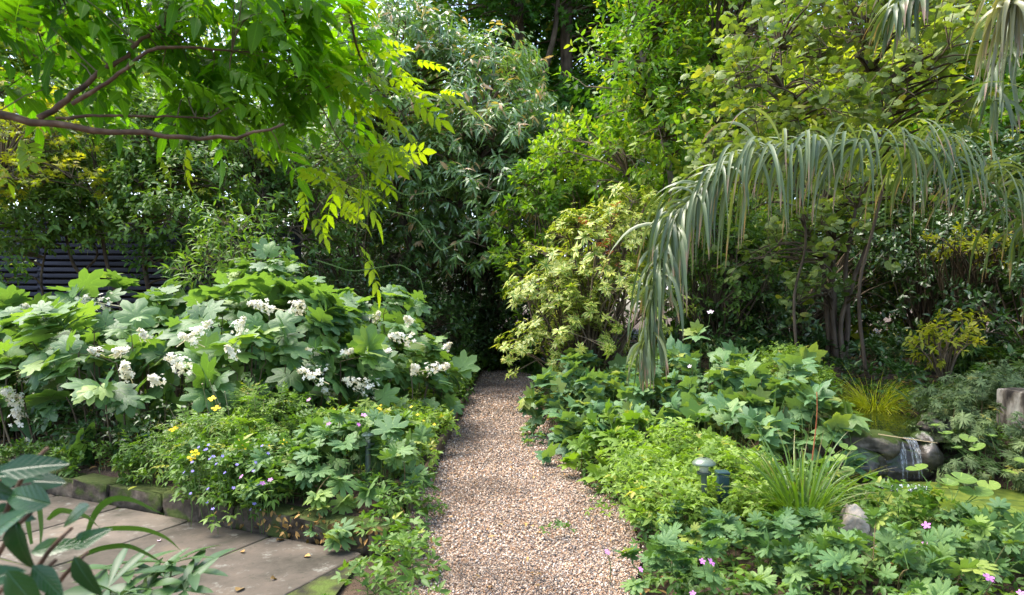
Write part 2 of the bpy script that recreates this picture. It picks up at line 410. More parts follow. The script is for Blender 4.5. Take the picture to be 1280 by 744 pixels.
def surf(name, stops, scale=3, detail=6, rough=.9, bump=.3, bscale=None, dist=.01, spec=.2, attr=False, interp='LINEAR', stretch=None):
    m, N, Lk, bs = newmat(name)
    tc = N.new('ShaderNodeTexCoord'); nz = N.new('ShaderNodeTexNoise'); nz.inputs['Scale'].default_value = scale; nz.inputs['Detail'].default_value = detail
    src = tc.outputs['Object']
    if stretch:
        mp = N.new('ShaderNodeMapping'); mp.inputs['Scale'].default_value = stretch; Lk.new(src, mp.inputs[0]); src = mp.outputs[0]
    Lk.new(src, nz.inputs['Vector']); rp = ramp(N, stops, interp)
    if attr:
        at = N.new('ShaderNodeAttribute'); at.attribute_name = 'rnd'; Lk.new(at.outputs['Fac'], rp.inputs[0])
    else: Lk.new(nz.outputs['Fac'], rp.inputs[0])
    Lk.new(rp.outputs[0], bs.inputs['Base Color'])
    nb = N.new('ShaderNodeTexNoise'); nb.inputs['Scale'].default_value = bscale or scale * 6; nb.inputs['Detail'].default_value = 8; Lk.new(src, nb.inputs['Vector'])
    bp = N.new('ShaderNodeBump'); bp.inputs['Strength'].default_value = bump; bp.inputs['Distance'].default_value = dist
    Lk.new(nb.outputs['Fac'], bp.inputs['Height']); Lk.new(bp.outputs[0], bs.inputs['Normal'])
    bs.inputs['Roughness'].default_value = rough; bs.inputs['Specular IOR Level'].default_value = spec
    return m
SOIL = surf('soil', [(.3, (.03, .02, .013)), (.55, (.075, .05, .032)), (.75, (.12, .09, .055))], 9, 8, .95, .9, 40, .03)
BARK = surf('bark', [(.3, (.035, .024, .016)), (.6, (.11, .08, .055)), (.8, (.2, .17, .12))], 9, 8, .9, .8, 22, .02, stretch=(1, 1, .25))
BARKP = surf('bark_pale', [(.3, (.10, .085, .065)), (.6, (.22, .19, .15)), (.8, (.33, .30, .25))], 9, 8, .9, .6, 22, .02, stretch=(1, 1, .25))
BARKR = surf('bark_reddish', [(.3, (.03, .018, .010)), (.55, (.09, .05, .028)), (.75, (.17, .11, .07))], 22, 8, .7, .6, 40, .006)
TWIG = surf('twig', [(0, (.06, .04, .025)), (1, (.17, .13, .08))], 9, 4, .8, .2, attr=True)
GSTEM = surf('green_stem', [(0, (.06, .12, .03)), (.6, (.10, .17, .04)), (1, (.16, .10, .05))], 9, 3, .6, .1, attr=True)
DRY = surf('dry_stem', [(0, (.22, .16, .09)), (1, (.40, .33, .2))], 9, 3, .8, .1, attr=True)

# ---------------------------------------------------------------- ground, path, patio
def grid_sheet(name, xs, ys, zf, mat, kind='structure', dz=0.0, mask=None):
    X, Y = np.meshgrid(xs, ys, indexing='ij'); Z = zf(X, Y) + dz
    nx, ny = X.shape; mb = MB()
    i, j = np.meshgrid(np.arange(nx - 1), np.arange(ny - 1), indexing='ij')
    a = i * ny + j; b = (i + 1) * ny + j; c = b + 1; d = a + 1
    F = np.stack([np.stack([a, b, c], -1), np.stack([a, c, d], -1)], 2)
    if mask is not None:
        keep = mask(X[:-1, :-1], Y[:-1, :-1]); F = F[keep]
    F = F.reshape(-1, 3); V = np.stack([X, Y, Z], -1).reshape(-1, 3)
    mb.add(V, F, V[:, :2].copy())
    return tag(mb.build(name, mat), kind=kind)
q = np.linspace(-1, 1, 261); xs = 7 * q + 200 * q ** 7
q = np.linspace(-1, 1, 261); ys = 5 + 8.5 * q + 200 * q ** 7
g = np.random.default_rng(7)
def hum(X, Y): return .012 * np.sin(X * 5.1 + 1.3 * np.sin(Y * 3.3)) + .010 * np.sin(Y * 7.7 + X * 2.1)
def onhard(x, y):
    v = (x - WP[0]) * WV[0] + (y - WP[1]) * WV[1]
    return ((v < .05) & (x < -.6)) | ((np.abs(x) < .8) & (y < 15))
def ground_z(X, Y): return terrain(X, Y) + np.where(onhard(X, Y), -.03, 0) + np.where(onhard(X, Y), 0, hum(X, Y)) + np.where(np.hypot(X, Y - 5) > 25, 0, 0)
grid_sheet('ground', xs, ys, ground_z, SOIL)

def path_edges(y):
    y = np.asarray(y, float)
    l = -.62 + .13 * sm(4.7, 3.2, y) + .03 * np.sin(y * 2.3); r = .56 + .14 * sm(3.2, 3.9, y) * sm(5.4, 4.6, y) - .22 * sm(4.8, 9, y) + .03 * np.sin(y * 3.1)
    return l, r
m, N, Lk, bs = newmat('gravel_bed')
vo = N.new('ShaderNodeTexVoronoi'); vo.inputs['Scale'].default_value = 95; tc = N.new('ShaderNodeTexCoord'); Lk.new(tc.outputs['Object'], vo.inputs['Vector'])
GR = [(0, (.05, .045, .045)), (.14, (.12, .10, .09)), (.28, (.30, .17, .09)), (.42, (.46, .33, .21)), (.55, (.24, .21, .19)), (.7, (.56, .46, .36)), (.86, (.34, .19, .10)), (1, (.68, .63, .56))]
rp = ramp(N, GR, 'CONSTANT'); Lk.new(vo.outputs['Color'], rp.inputs[0])
mm = N.new('ShaderNodeMix'); mm.data_type = 'RGBA'; mm.blend_type = 'MULTIPLY'; mm.inputs[0].default_value = .8
Lk.new(rp.outputs[0], mm.inputs[6]); mm.inputs[7].default_value = (.62, .56, .50, 1); Lk.new(mm.outputs[2], bs.inputs['Base Color'])
bp = N.new('ShaderNodeBump'); bp.inputs['Strength'].default_value = 1; bp.inputs['Distance'].default_value = .006; bp.invert = True
Lk.new(vo.outputs['Distance'], bp.inputs['Height']); Lk.new(bp.outputs[0], bs.inputs['Normal']); bs.inputs['Roughness'].default_value = .8
def path_mb():
    mb = MB(); ys_ = np.linspace(-4, 15.2, 200); l, r = path_edges(ys_); k = 9
    X = l[:, None] - .05 + (r - l + .1)[:, None] * np.linspace(0, 1, k)[None]; V = np.stack([X, np.repeat(ys_[:, None], k, 1), .004 + .008 * np.sin(X * 4 + ys_[:, None])], -1).reshape(-1, 3)
    i, j = np.meshgrid(np.arange(199), np.arange(k - 1), indexing='ij'); a = i * k + j
    F = np.stack([np.stack([a, a + 1, a + k + 1], -1), np.stack([a, a + k + 1, a + k], -1)], 2).reshape(-1, 3)
    mb.add(V, F); return mb
tag(path_mb().build('gravel_path', m), kind='structure')
PEB, Np, Lp, bp_ = newmat('pebble')
at = Np.new('ShaderNodeAttribute'); at.attribute_name = 'rnd'
rp = ramp(Np, [(0, (.06, .055, .05)), (.12, (.13, .115, .10)), (.26, (.24, .145, .075)), (.36, (.36, .27, .18)), (.52, (.21, .19, .17)), (.64, (.44, .37, .29)), (.80, (.30, .19, .11)), (.88, (.58, .54, .48)), (.94, (.17, .11, .075))], 'CONSTANT'); Lp.new(at.outputs['Fac'], rp.inputs[0])
tcp = Np.new('ShaderNodeTexCoord'); nzp = Np.new('ShaderNodeTexNoise'); nzp.inputs['Scale'].default_value = 1.6; nzp.inputs['Detail'].default_value = 5; Lp.new(tcp.outputs['Object'], nzp.inputs['Vector'])
r3 = ramp(Np, [(.34, (.68, .60, .53)), (.5, (1.08, .99, .93)), (.66, (1.32, 1.2, 1.12))]); Lp.new(nzp.outputs['Fac'], r3.inputs[0])
xp = Np.new('ShaderNodeMix'); xp.data_type = 'RGBA'; xp.blend_type = 'MULTIPLY'; xp.inputs[0].default_value = 1; Lp.new(rp.outputs[0], xp.inputs[6]); Lp.new(r3.outputs[0], xp.inputs[7]); Lp.new(xp.outputs[2], bp_.inputs['Base Color']); bp_.inputs['Roughness'].default_value = .6
OCT = mk([(1, 0, 0), (-1, 0, 0), (0, 1, 0), (0, -1, 0), (0, 0, .62), (0, 0, -.5)], [(0, 2, 4), (2, 1, 4), (1, 3, 4), (3, 0, 4), (2, 0, 5), (1, 2, 5), (3, 1, 5), (0, 3, 5)], [(0, 0)] * 6)
mb = MB()
for y0, y1, s in ((2.7, 3.9, .0062), (3.9, 5.6, .0072), (5.6, 8.5, .009), (8.5, 15, .013)):
    n = int((y1 - y0) * 1.25 / (s * s * 2.1)); y = g.uniform(y0, y1, n); l, r = path_edges(y)
    e = g.normal(size=n) * .03; x = l - .04 + (r - l + .08) * g.random(n) + e
    P = np.stack([x, y, .010 + .008 * np.sin(x * 4 + y) + g.random(n) * s * .7], -1)
    place(mb, OCT, P, rdir(g, n) * A(1, 1, .3), UP + .5 * g.normal(size=(n, 3)), s * g.uniform(.45, 1.3, n), g, wj=.3)
tag(mb.build('path_gravel', PEB), kind='stuff')

# chamfered block and rock templates
def rbox_t(b=.12):
    tk = [-1, -(1 - b), 0, (1 - b), 1]; idx = {}; V = []; F = []
    def vid(p):
        key = tuple(np.round(p, 4))
        if key not in idx:
            c = np.clip(p, -(1 - b), 1 - b); d = np.array(p) - c; nn = np.linalg.norm(d)
            idx[key] = len(V); V.append(c + (d / nn * b if nn > 0 else d))
        return idx[key]
    for ax in range(3):
        for s in (-1, 1):
            for i in range(4):
                for j in range(4):
                    q4 = []
                    for (ii, jj) in ((i, j), (i + 1, j), (i + 1, j + 1), (i, j + 1)):
                        p = [0, 0, 0]; p[ax] = s; p[(ax + 1) % 3] = tk[ii]; p[(ax + 2) % 3] = tk[jj]; q4.append(vid(p))
                    if s < 0: q4 = q4[::-1]
                    F += [(q4[0], q4[1], q4[2]), (q4[0], q4[2], q4[3])]
    return np.array(V), np.array(F)
RBV, RBF = rbox_t()
def rbox(mb, c, half, axes=None, jit=.0, rng=None, rnd=.5):
    v = RBV.copy()
    if rng is not None and jit: v = v + rng.normal(size=v.shape) * jit
    v = v * np.array(half)
    if axes is not None: v = v @ np.array(axes)
    mb.add(v + np.array(c), RBF, v[:, :2] * 1.0, rnd)
def ico(n=3):
    v = [(1, 0, 0), (-1, 0, 0), (0, 1, 0), (0, -1, 0), (0, 0, 1), (0, 0, -1)]; f = [(0, 2, 4), (2, 1, 4), (1, 3, 4), (3, 0, 4), (2, 0, 5), (1, 2, 5), (3, 1, 5), (0, 3, 5)]
    for _ in range(n):
        c = {}; nf = []
        def mid(a, b):
            k = (min(a, b), max(a, b))
            if k not in c: c[k] = len(v); v.append(tuple((np.array(v[a]) + np.array(v[b])) / 2))
            return c[k]
        for a, b, d in f:
            x, y, z = mid(a, b), mid(b, d), mid(d, a); nf += [(a, x, z), (x, b, y), (z, y, d), (x, y, z)]
        f = nf
    return nrm(np.array(v)), np.array(f)
ICV, ICF = ico(4)
def rock_mb(c, r, rng, rough=.16):
    mb = MB(); v = ICV.copy(); d = np.ones(len(v))
    for k in range(9):      # flat-cut faces
        n_ = nrm(rng.normal(size=3)); h = rng.uniform(.62, .95); dt = v @ n_; d = np.minimum(d, np.where(dt > h, h / np.maximum(dt, 1e-3), 9))
    for k in range(5):
        n_ = rng.normal(size=3) * (2 + 2.5 * k); d = d + rough * .35 / (k + 1) * np.sin(v @ n_ + rng.random() * 6)
    d = d + rng.normal(size=len(v)) * .006
    v = v * d[:, None] * np.array(r); a = rng.random() * .6 - .3
    v = v @ np.array([[cos(a), sin(a), 0], [-sin(a), cos(a), 0], [0, 0, 1]])
    mb.add(v + np.array(c), ICF, v[:, :2]); return mb

# stone with moss on the upper faces
def stonemat(name, stops, moss=.5, scale=5, mosscol=(.05, .075, .012)):
    m = surf(name, stops, scale, 8, .9, .9, 28, .012); N, Lk = m.node_tree.nodes, m.node_tree.links; bs = N['Principled BSDF']
    src = bs.inputs['Base Color'].links[0].from_socket
    ge = N.new('ShaderNodeNewGeometry'); sp = N.new('ShaderNodeSeparateXYZ'); Lk.new(ge.outputs['Normal'], sp.inputs[0])
    tc = N.new('ShaderNodeTexCoord'); nz = N.new('ShaderNodeTexNoise'); nz.inputs['Scale'].default_value = 7; nz.inputs['Detail'].default_value = 6; Lk.new(tc.outputs['Object'], nz.inputs['Vector'])
    a = N.new('ShaderNodeMath'); a.operation = 'MULTIPLY_ADD'; a.inputs[1].default_value = .45; Lk.new(sp.outputs['Z'], a.inputs[0]); Lk.new(nz.outputs['Fac'], a.inputs[2])
    r = ramp(N, [(.98 - moss * .45, (0, 0, 0)), (1.12 - moss * .45, (1, 1, 1))]); Lk.new(a.outputs[0], r.inputs[0])
    x = N.new('ShaderNodeMix'); x.data_type = 'RGBA'; Lk.new(r.outputs[0], x.inputs[0]); Lk.new(src, x.inputs[6]); x.inputs[7].default_value = (*mosscol, 1); Lk.new(x.outputs[2], bs.inputs['Base Color'])
    return m
KERB = stonemat('kerb_stone', [(.3, (.025, .02, .014)), (.55, (.075, .058, .04)), (.75, (.15, .12, .085))], 1.0, 9, (.045, .06, .012))
ROCK = stonemat('rock', [(.3, (.03, .026, .02)), (.5, (.10, .085, .065)), (.72, (.30, .26, .21))], .62, 9, (.04, .06, .01))
ROCKP = stonemat('rock_pale', [(.3, (.22, .17, .12)), (.55, (.45, .37, .28)), (.75, (.60, .52, .42))], .1, 6)
# patio slabs
SLAB, Ns, Ls, bss = newmat('sandstone')
at = Ns.new('ShaderNodeAttribute'); at.attribute_name = 'rnd'; rp = ramp(Ns, [(0, (.072, .060, .046)), (.5, (.092, .077, .060)), (1, (.112, .095, .075))]); Ls.new(at.outputs['Fac'], rp.inputs[0])
tc = Ns.new('ShaderNodeTexCoord'); nz = Ns.new('ShaderNodeTexNoise'); nz.inputs['Scale'].default_value = 2.2; nz.inputs['Detail'].default_value = 9; nz.inputs['Roughness'].default_value = .65; Ls.new(tc.outputs['Object'], nz.inputs['Vector'])
r2 = ramp(Ns, [(.34, (.42, .44, .38)), (.46, (.80, .80, .76)), (.56, (1.05, 1.02, .98)), (.68, (1.4, 1.32, 1.2))]); Ls.new(nz.outputs['Fac'], r2.inputs[0])
x = Ns.new('ShaderNodeMix'); x.data_type = 'RGBA'; x.blend_type = 'MULTIPLY'; x.inputs[0].default_value = 1; Ls.new(rp.outputs[0], x.inputs[6]); Ls.new(r2.outputs[0], x.inputs[7]); Ls.new(x.outputs[2], bss.inputs['Base Color'])
li = Ns.new('ShaderNodeTexNoise'); li.inputs['Scale'].default_value = 7.5; li.inputs['Detail'].default_value = 12; li.inputs['Roughness'].default_value = .75; Ls.new(tc.outputs['Object'], li.inputs['Vector'])
r4 = ramp(Ns, [(.56, (0, 0, 0)), (.64, (.6, .6, .6))]); Ls.new(li.outputs['Fac'], r4.inputs[0]); x4 = Ns.new('ShaderNodeMix'); x4.data_type = 'RGBA'; Ls.new(r4.outputs[0], x4.inputs[0]); Ls.new(x.outputs[2], x4.inputs[6]); x4.inputs[7].default_value = (.20, .20, .165, 1)
r5 = ramp(Ns, [(.36, (.75, .75, .75)), (.43, (0, 0, 0))]); Ls.new(li.outputs['Fac'], r5.inputs[0]); x5 = Ns.new('ShaderNodeMix'); x5.data_type = 'RGBA'; Ls.new(r5.outputs[0], x5.inputs[0]); Ls.new(x4.outputs[2], x5.inputs[6]); x5.inputs[7].default_value = (.035, .035, .022, 1); Ls.new(x5.outputs[2], bss.inputs['Base Color'])
nb = Ns.new('ShaderNodeTexNoise'); nb.inputs['Scale'].default_value = 14; nb.inputs['Detail'].default_value = 10; Ls.new(tc.outputs['Object'], nb.inputs['Vector'])
bp = Ns.new('ShaderNodeBump'); bp.inputs['Strength'].default_value = .5; bp.inputs['Distance'].default_value = .012; Ls.new(nb.outputs['Fac'], bp.inputs['Height']); Ls.new(bp.outputs[0], bss.inputs['Normal']); bss.inputs['Roughness'].default_value = .9; bss.inputs['Specular IOR Level'].default_value = .2
JOINT = surf('mossy_joint', [(.35, (.02, .018, .012)), (.48, (.045, .05, .015)), (.62, (.07, .10, .018))], 8, 6, .95, .8, 60, .01)
def uv2(u, v, z): return A(WP[0], WP[1], 0) + A(WU[0], WU[1], 0) * u + A(WV[0], WV[1], 0) * v + A(0, 0, z)
AX = [(WU[0], WU[1], 0), (WV[0], WV[1], 0), (0, 0, 1)]
mb = MB(); us = [.8 + .7 * k for k in range(-12, 2)]
for u in us:
    v = -.03 - g.random() * .5
    first = True
    while v > -8:
        L = g.uniform(.75, 1.15); v0 = -.03 if first else v; v1 = v0 - L; first = False
        c = uv2(u - .35, (v0 + v1) / 2, -.018 + g.normal() * .0015)
        if c[0] + .30 < -.62 or v1 < -3:
            if not (c[0] > -.9 and c[1] < 3.0 and c[0] > -.62): rbox(mb, c, (.344, L / 2 - .006, .022), AX, .004, g, g.random())
        v = v1
tag(mb.build('patio', SLAB), kind='structure')
mb = MB(); P = [uv2(-9, 0.02, -.003), uv2(-9, -8.2, -.003), uv2(1.45, -8.2, -.003), uv2(1.45, -1.6, -.003), uv2(1.0, 0.02, -.003)]
P = [A(min(p[0], -.84), p[1], p[2]) for p in P]
mb.add(P, [(0, 1, 2), (0, 2, 3), (0, 3, 4)]); tag(mb.build('patio_bedding', JOINT), kind='structure')
mb = MB(); u = -9.0
while u < .82:
    L = min(g.uniform(.22, .6), max(.9 - u, .12)); rbox(mb, uv2(u + L / 2, .07 + g.normal() * .012, .050 + g.normal() * .010), (L / 2 - .002, .085, .085), AX, .06, g); u += L
kerb = tag(mb.build('retaining_kerb', KERB), 'low mossy stone kerb edging the patio below the hydrangeas', 'stone kerb')
# timber edging beside the path
WOOD = surf('old_timber', [(.3, (.04, .028, .018)), (.55, (.13, .09, .06)), (.75, (.24, .19, .14))], 7, 8, .9, .8, 30, .008, stretch=(1, .12, 1))
WOODP = surf('weathered_post', [(.36, (.02, .016, .012)), (.48, (.10, .082, .06)), (.56, (.26, .23, .18)), (.7, (.40, .37, .30))], 9, 9, .9, 1, 30, .02, stretch=(1, 1, .4))
mb = MB(); y = 4.6
while y < 12.4:
    L = g.uniform(1.0, 1.5); rbox(mb, (-.70 + g.normal() * .01, y + L / 2, .055), (.022, L / 2 - .004, .06 + g.normal() * .004), None, .01, g); y += L
tag(mb.build('timber_edging', WOOD), 'dark timber boards edging the gravel path beside low yellow-green plants', 'edging')
mb = MB(); rbox(mb, (-.15, 15.3, .03), (.75, .05, .05), None, .01, g)
tag(mb.build('step_board', WOOD), 'brown timber step across the far end of the gravel path', 'timber step')

# ---------------------------------------------------------------- pond
WATER, Nw, Lw, bw = newmat('pond_water')
bw.inputs['Base Color'].default_value = (.012, .018, .006, 1); bw.inputs['Roughness'].default_value = .04
nz = Nw.new('ShaderNodeTexNoise'); nz.inputs['Scale'].default_value = 9; bp = Nw.new('ShaderNodeBump'); bp.inputs['Strength'].default_value = .25; bp.inputs['Distance'].default_value = .02
Lw.new(nz.outputs['Fac'], bp.inputs['Height']); Lw.new(bp.outputs[0], bw.inputs['Normal'])
DUCK = surf('duckweed', [(.3, (.04, .065, .008)), (.5, (.085, .12, .014)), (.7, (.14, .17, .022))], 14, 8, .7, .5, 120, .004)
def disc(cx, cy, rx, ry, z, hole=None, n=48, mat=None, rng=None, wob=.06):
    mb = MB(); a = np.arange(n) / n * tau; w = 1 + wob * np.sin(3 * a + 1) + wob * .6 * np.sin(7 * a)
    O = np.stack([cx + rx * w * np.cos(a), cy + ry * w * np.sin(a), 0 * a + z], -1)
    if hole is None:
        mb.add(np.concatenate([O, [[cx, cy, z]]]), [(i, (i + 1) % n, n) for i in range(n)])
    else:
        hx, hy, hr, hs = hole; w2 = 1 + .12 * np.sin(4 * a + 2) + .08 * np.sin(9 * a)
        I = np.stack([hx + hr * w2 * np.cos(a), hy + hs * w2 * np.sin(a), 0 * a + z], -1)
        mb.add(np.concatenate([O, I]), [t for i in range(n) for t in ((i, (i + 1) % n, n + (i + 1) % n), (i, n + (i + 1) % n, n + i))])
    return mb
LZ, UZ = -.03, .295
tag(disc(3.12, 5.0, .97, .64, LZ).build('pond_water', WATER), kind='structure')
tag(disc(3.12, 5.0, .96, .63, LZ + .004, hole=(3.10, 5.36, .21, .13)).build('duckweed', DUCK), kind='stuff')
tag(disc(3.6, 6.7, .56, 1.05, UZ).build('upper_pool_water', WATER), kind='structure')
FALL, Nf, Lf, bf = newmat('falling_water')
bf.inputs['Base Color'].default_value = (.75, .8, .82, 1); bf.inputs['Roughness'].default_value = .12
tc = Nf.new('ShaderNodeUVMap'); mp = Nf.new('ShaderNodeMapping'); mp.inputs['Scale'].default_value = (7, 6, 1); nz = Nf.new('ShaderNodeTexNoise'); nz.inputs['Scale'].default_value = 1.5
rp = ramp(Nf, [(.46, (.02, .02, .02)), (.70, (.6, .6, .6))]); Lf.new(tc.outputs[0], mp.inputs[0]); Lf.new(mp.outputs[0], nz.inputs['Vector']); Lf.new(nz.outputs['Fac'], rp.inputs[0]); Lf.new(rp.outputs[0], bf.inputs['Alpha'])
mb = MB()
for px, w, dy in ((1117, .045, 0), (1121, .02, .01), (1135, .04, .02), (1130, .02, .03), (1139, .02, .03)):
    p = W(px, 546, 5.72 + dy); p[2] = UZ + .015
    ribbons(mb, [p], [A(0, -1, -.2)], [.40], [w], 12, [4.5], g, .1, side=[A(1, 0, 0)], peak=.05, base=.8)
fl = MB(); n = 220; a = g.random(n) * tau; rr = .02 + .13 * g.random(n) ** 1.2
P = np.stack([3.11 + rr * 1.3 * np.cos(a), 5.40 + rr * .7 * np.sin(a), LZ + .006 + .02 * np.exp(-rr * 25) * g.random(n)], -1)
place(fl, OCT, P, rdir(g, n), UP, g.uniform(.003, .009, n), g)
WHITE, _, _, bq = newmat('foam'); bq.inputs['Base Color'].default_value = (.8, .83, .85, 1); bq.inputs['Roughness'].default_value = .3
cas = thing('waterfall', 'small waterfall dropping over the mossy rock lip into the pond', 'waterfall', (3.15, 5.4, 0))
mb.build('falling_water', FALL, cas); fl.build('foam', WHITE, cas)

# rocks
WET = stonemat('wet_rock', [(.3, (.012, .011, .009)), (.5, (.04, .034, .026)), (.72, (.12, .10, .08))], .6, 9, (.03, .05, .008)); WET.node_tree.nodes['Principled BSDF'].inputs['Roughness'].default_value = .35; WET.node_tree.nodes['Principled BSDF'].inputs['Specular IOR Level'].default_value = .5
rocks = [
 (W(1088, 556, 5.75), (.24, .20, .13), ROCK, 'brown mossy rock beside the waterfall lip'),
 (W(1072, 578, 5.6) - A(0, 0, .03), (.22, .18, .15), WET, 'dark mossy rock below the waterfall, above the duckweed'),
 (A(3.2, 5.86, .22), (.30, .16, .065), WET, 'flat wet stone that the waterfall pours over'),
 (W(1154, 566, 5.75), (.13, .16, .19), WET, 'upright green mossy rock on the far side of the waterfall'),
 (A(3.15, 5.72, .05), (.40, .10, .17), WET, 'dark wet rock face behind the falling water'),
 (W(1170, 532, 6.2), (.17, .14, .10), ROCK, 'tan stone between the upper pool and the feathery spurge'),
 (W(1066, 648, 3.9) - A(0, 0, .04), (.085, .07, .12), ROCKP, 'small cream orange stone among the geraniums'),
 (W(1094, 668, 3.9) - A(0, 0, .04), (.11, .08, .11), ROCK, 'grey stone beside the small cream stone'),
 (W(1104, 692, 3.7) - A(0, 0, .02), (.08, .07, .07), ROCKP, 'pinkish stone in front of the grey stone among geraniums'),
 (A(4.0, 4.5, .0), (.22, .2, .13), ROCK, 'mossy stone at the rim of the lower pond'),
 (A(2.2, 5.25, .02), (.2, .16, .12), ROCK, 'half hidden stone between the pond and the grass clump'),
 (A(3.0, 6.5, .33), (.2, .2, .13), ROCK, 'stone beside the upper pool near the mint'),
 (A(4.15, 6.6, .35), (.16, .25, .12), ROCK, 'stone on the far rim of the upper pool'),
 (W(1120, 518, 8.0), (.3, .15, .1), ROCK, 'stone behind the golden sedge'),
]
for c, r, mt, lb in rocks:
    o = rock_mb(c, r, g).build('rock', mt); tag(o, lb, 'rock', 'rocks around the pond')

# ---------------------------------------------------------------- fence, post, lamp, far house
FENCE = surf('dark_fence', [(.3, (.022, .024, .034)), (.6, (.045, .047, .065)), (.8, (.07, .07, .09))], 5, 6, .6, .3, 30, .006, stretch=(.2, 1, 1))
GAPSHADE = surf('gap_shade_black', [(.3, (.006, .006, .006)), (.7, (.016, .014, .013))], 6)  # near-black that stands in for the shade between the slats
fa, fb = A(-13.5, 10.2, 0), A(-4.2, 11.2, 0); fd = nrm(fb - fa); FX = [tuple(fd), (-fd[1], fd[0], 0), (0, 0, 1)]; FL = np.linalg.norm(fb - fa)
fe = thing('slat_fence', 'dark horizontal slat fence behind the tall shrubs', 'fence', fa)
mb = MB(); z = .25
while z < 2.75:
    k = 0.0
    while k < FL:
        rbox(mb, fa + fd * (k + 1.0) + A(0, 0, z) + A(fd[1], -fd[0], 0) * g.normal() * .004, (.995, .012, .030), FX, .01, g); k += 2
    z += .098
mb.build('slat_panel', FENCE, fe)
mb = MB(); rbox(mb, (fa + fb) / 2 + A(-fd[1], fd[0], 0) * .14 + A(0, 0, 1.45), (FL / 2, .01, 1.35), FX); mb.build('slat_gap_shade', GAPSHADE, fe)  # added sheet behind the slats so their gaps look shaded
for k in range(0, 6):
    mb = MB(); rbox(mb, fa + fd * 2 * k + A(-fd[1], fd[0], 0) * .06 + A(0, 0, 1.4), (.045, .045, 1.45), FX, .004, g); mb.build('post', FENCE, fe)
REND = surf('white_render', [(.3, (.70, .70, .68)), (.7, (.82, .82, .80))], 4, 4, .9, .1)
ROOFM = surf('roof_slate', [(.3, (.06, .06, .07)), (.7, (.14, .13, .14))], 8, 4, .8, .5)
GLASSM, _, _, bg = newmat('window_glass'); bg.inputs['Base Color'].default_value = (.04, .05, .06, 1); bg.inputs['Roughness'].default_value = .05
ho = thing('white_house', 'white rendered house wall glimpsed through the gap under the evergreen', 'house', (-6.5, 27, 0))
mb = MB(); rbox(mb, (-6.5, 30, 1.7), (5.2, 3, 1.7), None, 0, None); mb.build('wall', REND, ho)
mb = MB(); mb.add([(-12, 26.7, 3.4), (-1, 26.7, 3.4), (-1, 33.3, 3.4), (-12, 33.3, 3.4), (-12, 30, 5), (-1, 30, 5)], [(0, 1, 5), (0, 5, 4), (3, 4, 5), (3, 5, 2), (0, 4, 3), (1, 2, 5)]); mb.build('roof', ROOFM, ho)
for wx in (-9.5, -3.5):
    mb = MB(); rbox(mb, (wx, 26.98, 1.7), (.55, .03, .6)); wf = mb.build('window', GLASSM, ho)
    mb = MB()
    for a_, h_ in (((wx, 26.94, 2.33), (.62, .03, .04)), ((wx, 26.94, 1.07), (.62, .03, .04)), ((wx - .58, 26.94, 1.7), (.04, .03, .59)), ((wx + .58, 26.94, 1.7), (.04, .03, .59)), ((wx, 26.93, 1.7), (.02, .02, .59))): rbox(mb, a_, h_)
    mb.build('frame', REND, wf)

pc = W(1283, 512, 4.35); px_ = pc[0]
mb = MB(); rbox(mb, (4.47, 5.9, .30), (.16, .16, .39), [(cos(.2), sin(.2), 0), (-sin(.2), cos(.2), 0), (0, 0, 1)], .012, g)
tag(mb.build('timber_post', WOODP), 'thick weathered square timber post at the edge of the pond planting', 'post')

METAL, _, _, bm_ = newmat('lamp_metal'); bm_.inputs['Base Color'].default_value = (.10, .13, .11, 1); bm_.inputs['Metallic'].default_value = .5; bm_.inputs['Roughness'].default_value = .4
HOODM, _, _, bh_ = newmat('lamp_hood'); bh_.inputs['Base Color'].default_value = (.16, .20, .14, 1); bh_.inputs['Metallic'].default_value = .3; bh_.inputs['Roughness'].default_value = .28
LENS, _, _, bl_ = newmat('lamp_lens'); bl_.inputs['Base Color'].default_value = (.5, .5, .42, 1); bl_.inputs['Roughness'].default_value = .2
def lathe(prof, c, n=24):
    mb = MB(); a = np.arange(n) / n * tau; V = np.array([(c[0] + r * np.cos(t), c[1] + r * np.sin(t), c[2] + z) for r, z in prof for t in a]); F = []
    for i in range(len(prof) - 1):
        for j in range(n):
            k = (j + 1) % n; F += [(i * n + j, i * n + k, (i + 1) * n + k), (i * n + j, (i + 1) * n + k, (i + 1) * n + j)]
    mb.add(V, F); return mb
def lamp(p, label, s=1.0):
    t = thing('garden_lamp', label, 'garden lamp', (p[0], p[1], T(p[0], p[1])), 'mushroom garden lamps')
    c = np.array(p, float); h = c[2] - T(p[0], p[1])
    lathe([(.0, .048 * s), (.03 * s, .046 * s), (.06 * s, .036 * s), (.085 * s, .015 * s), (.092 * s, .0), (.088 * s, -.004), (.0, -.002)], c).build('hood', HOODM, t)
    lathe([(.034 * s, 0), (.034 * s, -.05), (.0, -.05)], c).build('lens', LENS, t)
    lathe([(.018, -.05), (.018, -h - .05)], c, 12).build('pole', METAL, t)
    lathe([(.045, -.05), (.045, -.062), (.018, -.066)], c, 16).build('collar', METAL, t)
lamp(W(880, 580, 4.2), 'mushroom garden lamp with pale domed hood among low green foliage', .8)
lamp(W(460, 544, 4.6), 'small mushroom lamp half hidden behind the geraniums by the path', .5)
TEAL, _, _, bt_ = newmat('box_plastic'); bt_.inputs['Base Color'].default_value = (.02, .05, .06, 1); bt_.inputs['Roughness'].default_value = .35
c = W(903, 600, 4.35); bx = thing('junction_box', 'small dark teal plastic box beside the mushroom garden lamp', 'electrical box', (c[0], c[1], T(c[0], c[1])))
mb = MB(); rbox(mb, c - A(0, 0, .05), (.035, .035, .09)); mb.build('body', TEAL, bx)
mb = MB(); rbox(mb, c + A(0, 0, .048), (.039, .039, .009)); mb.build('lid', TEAL, bx)

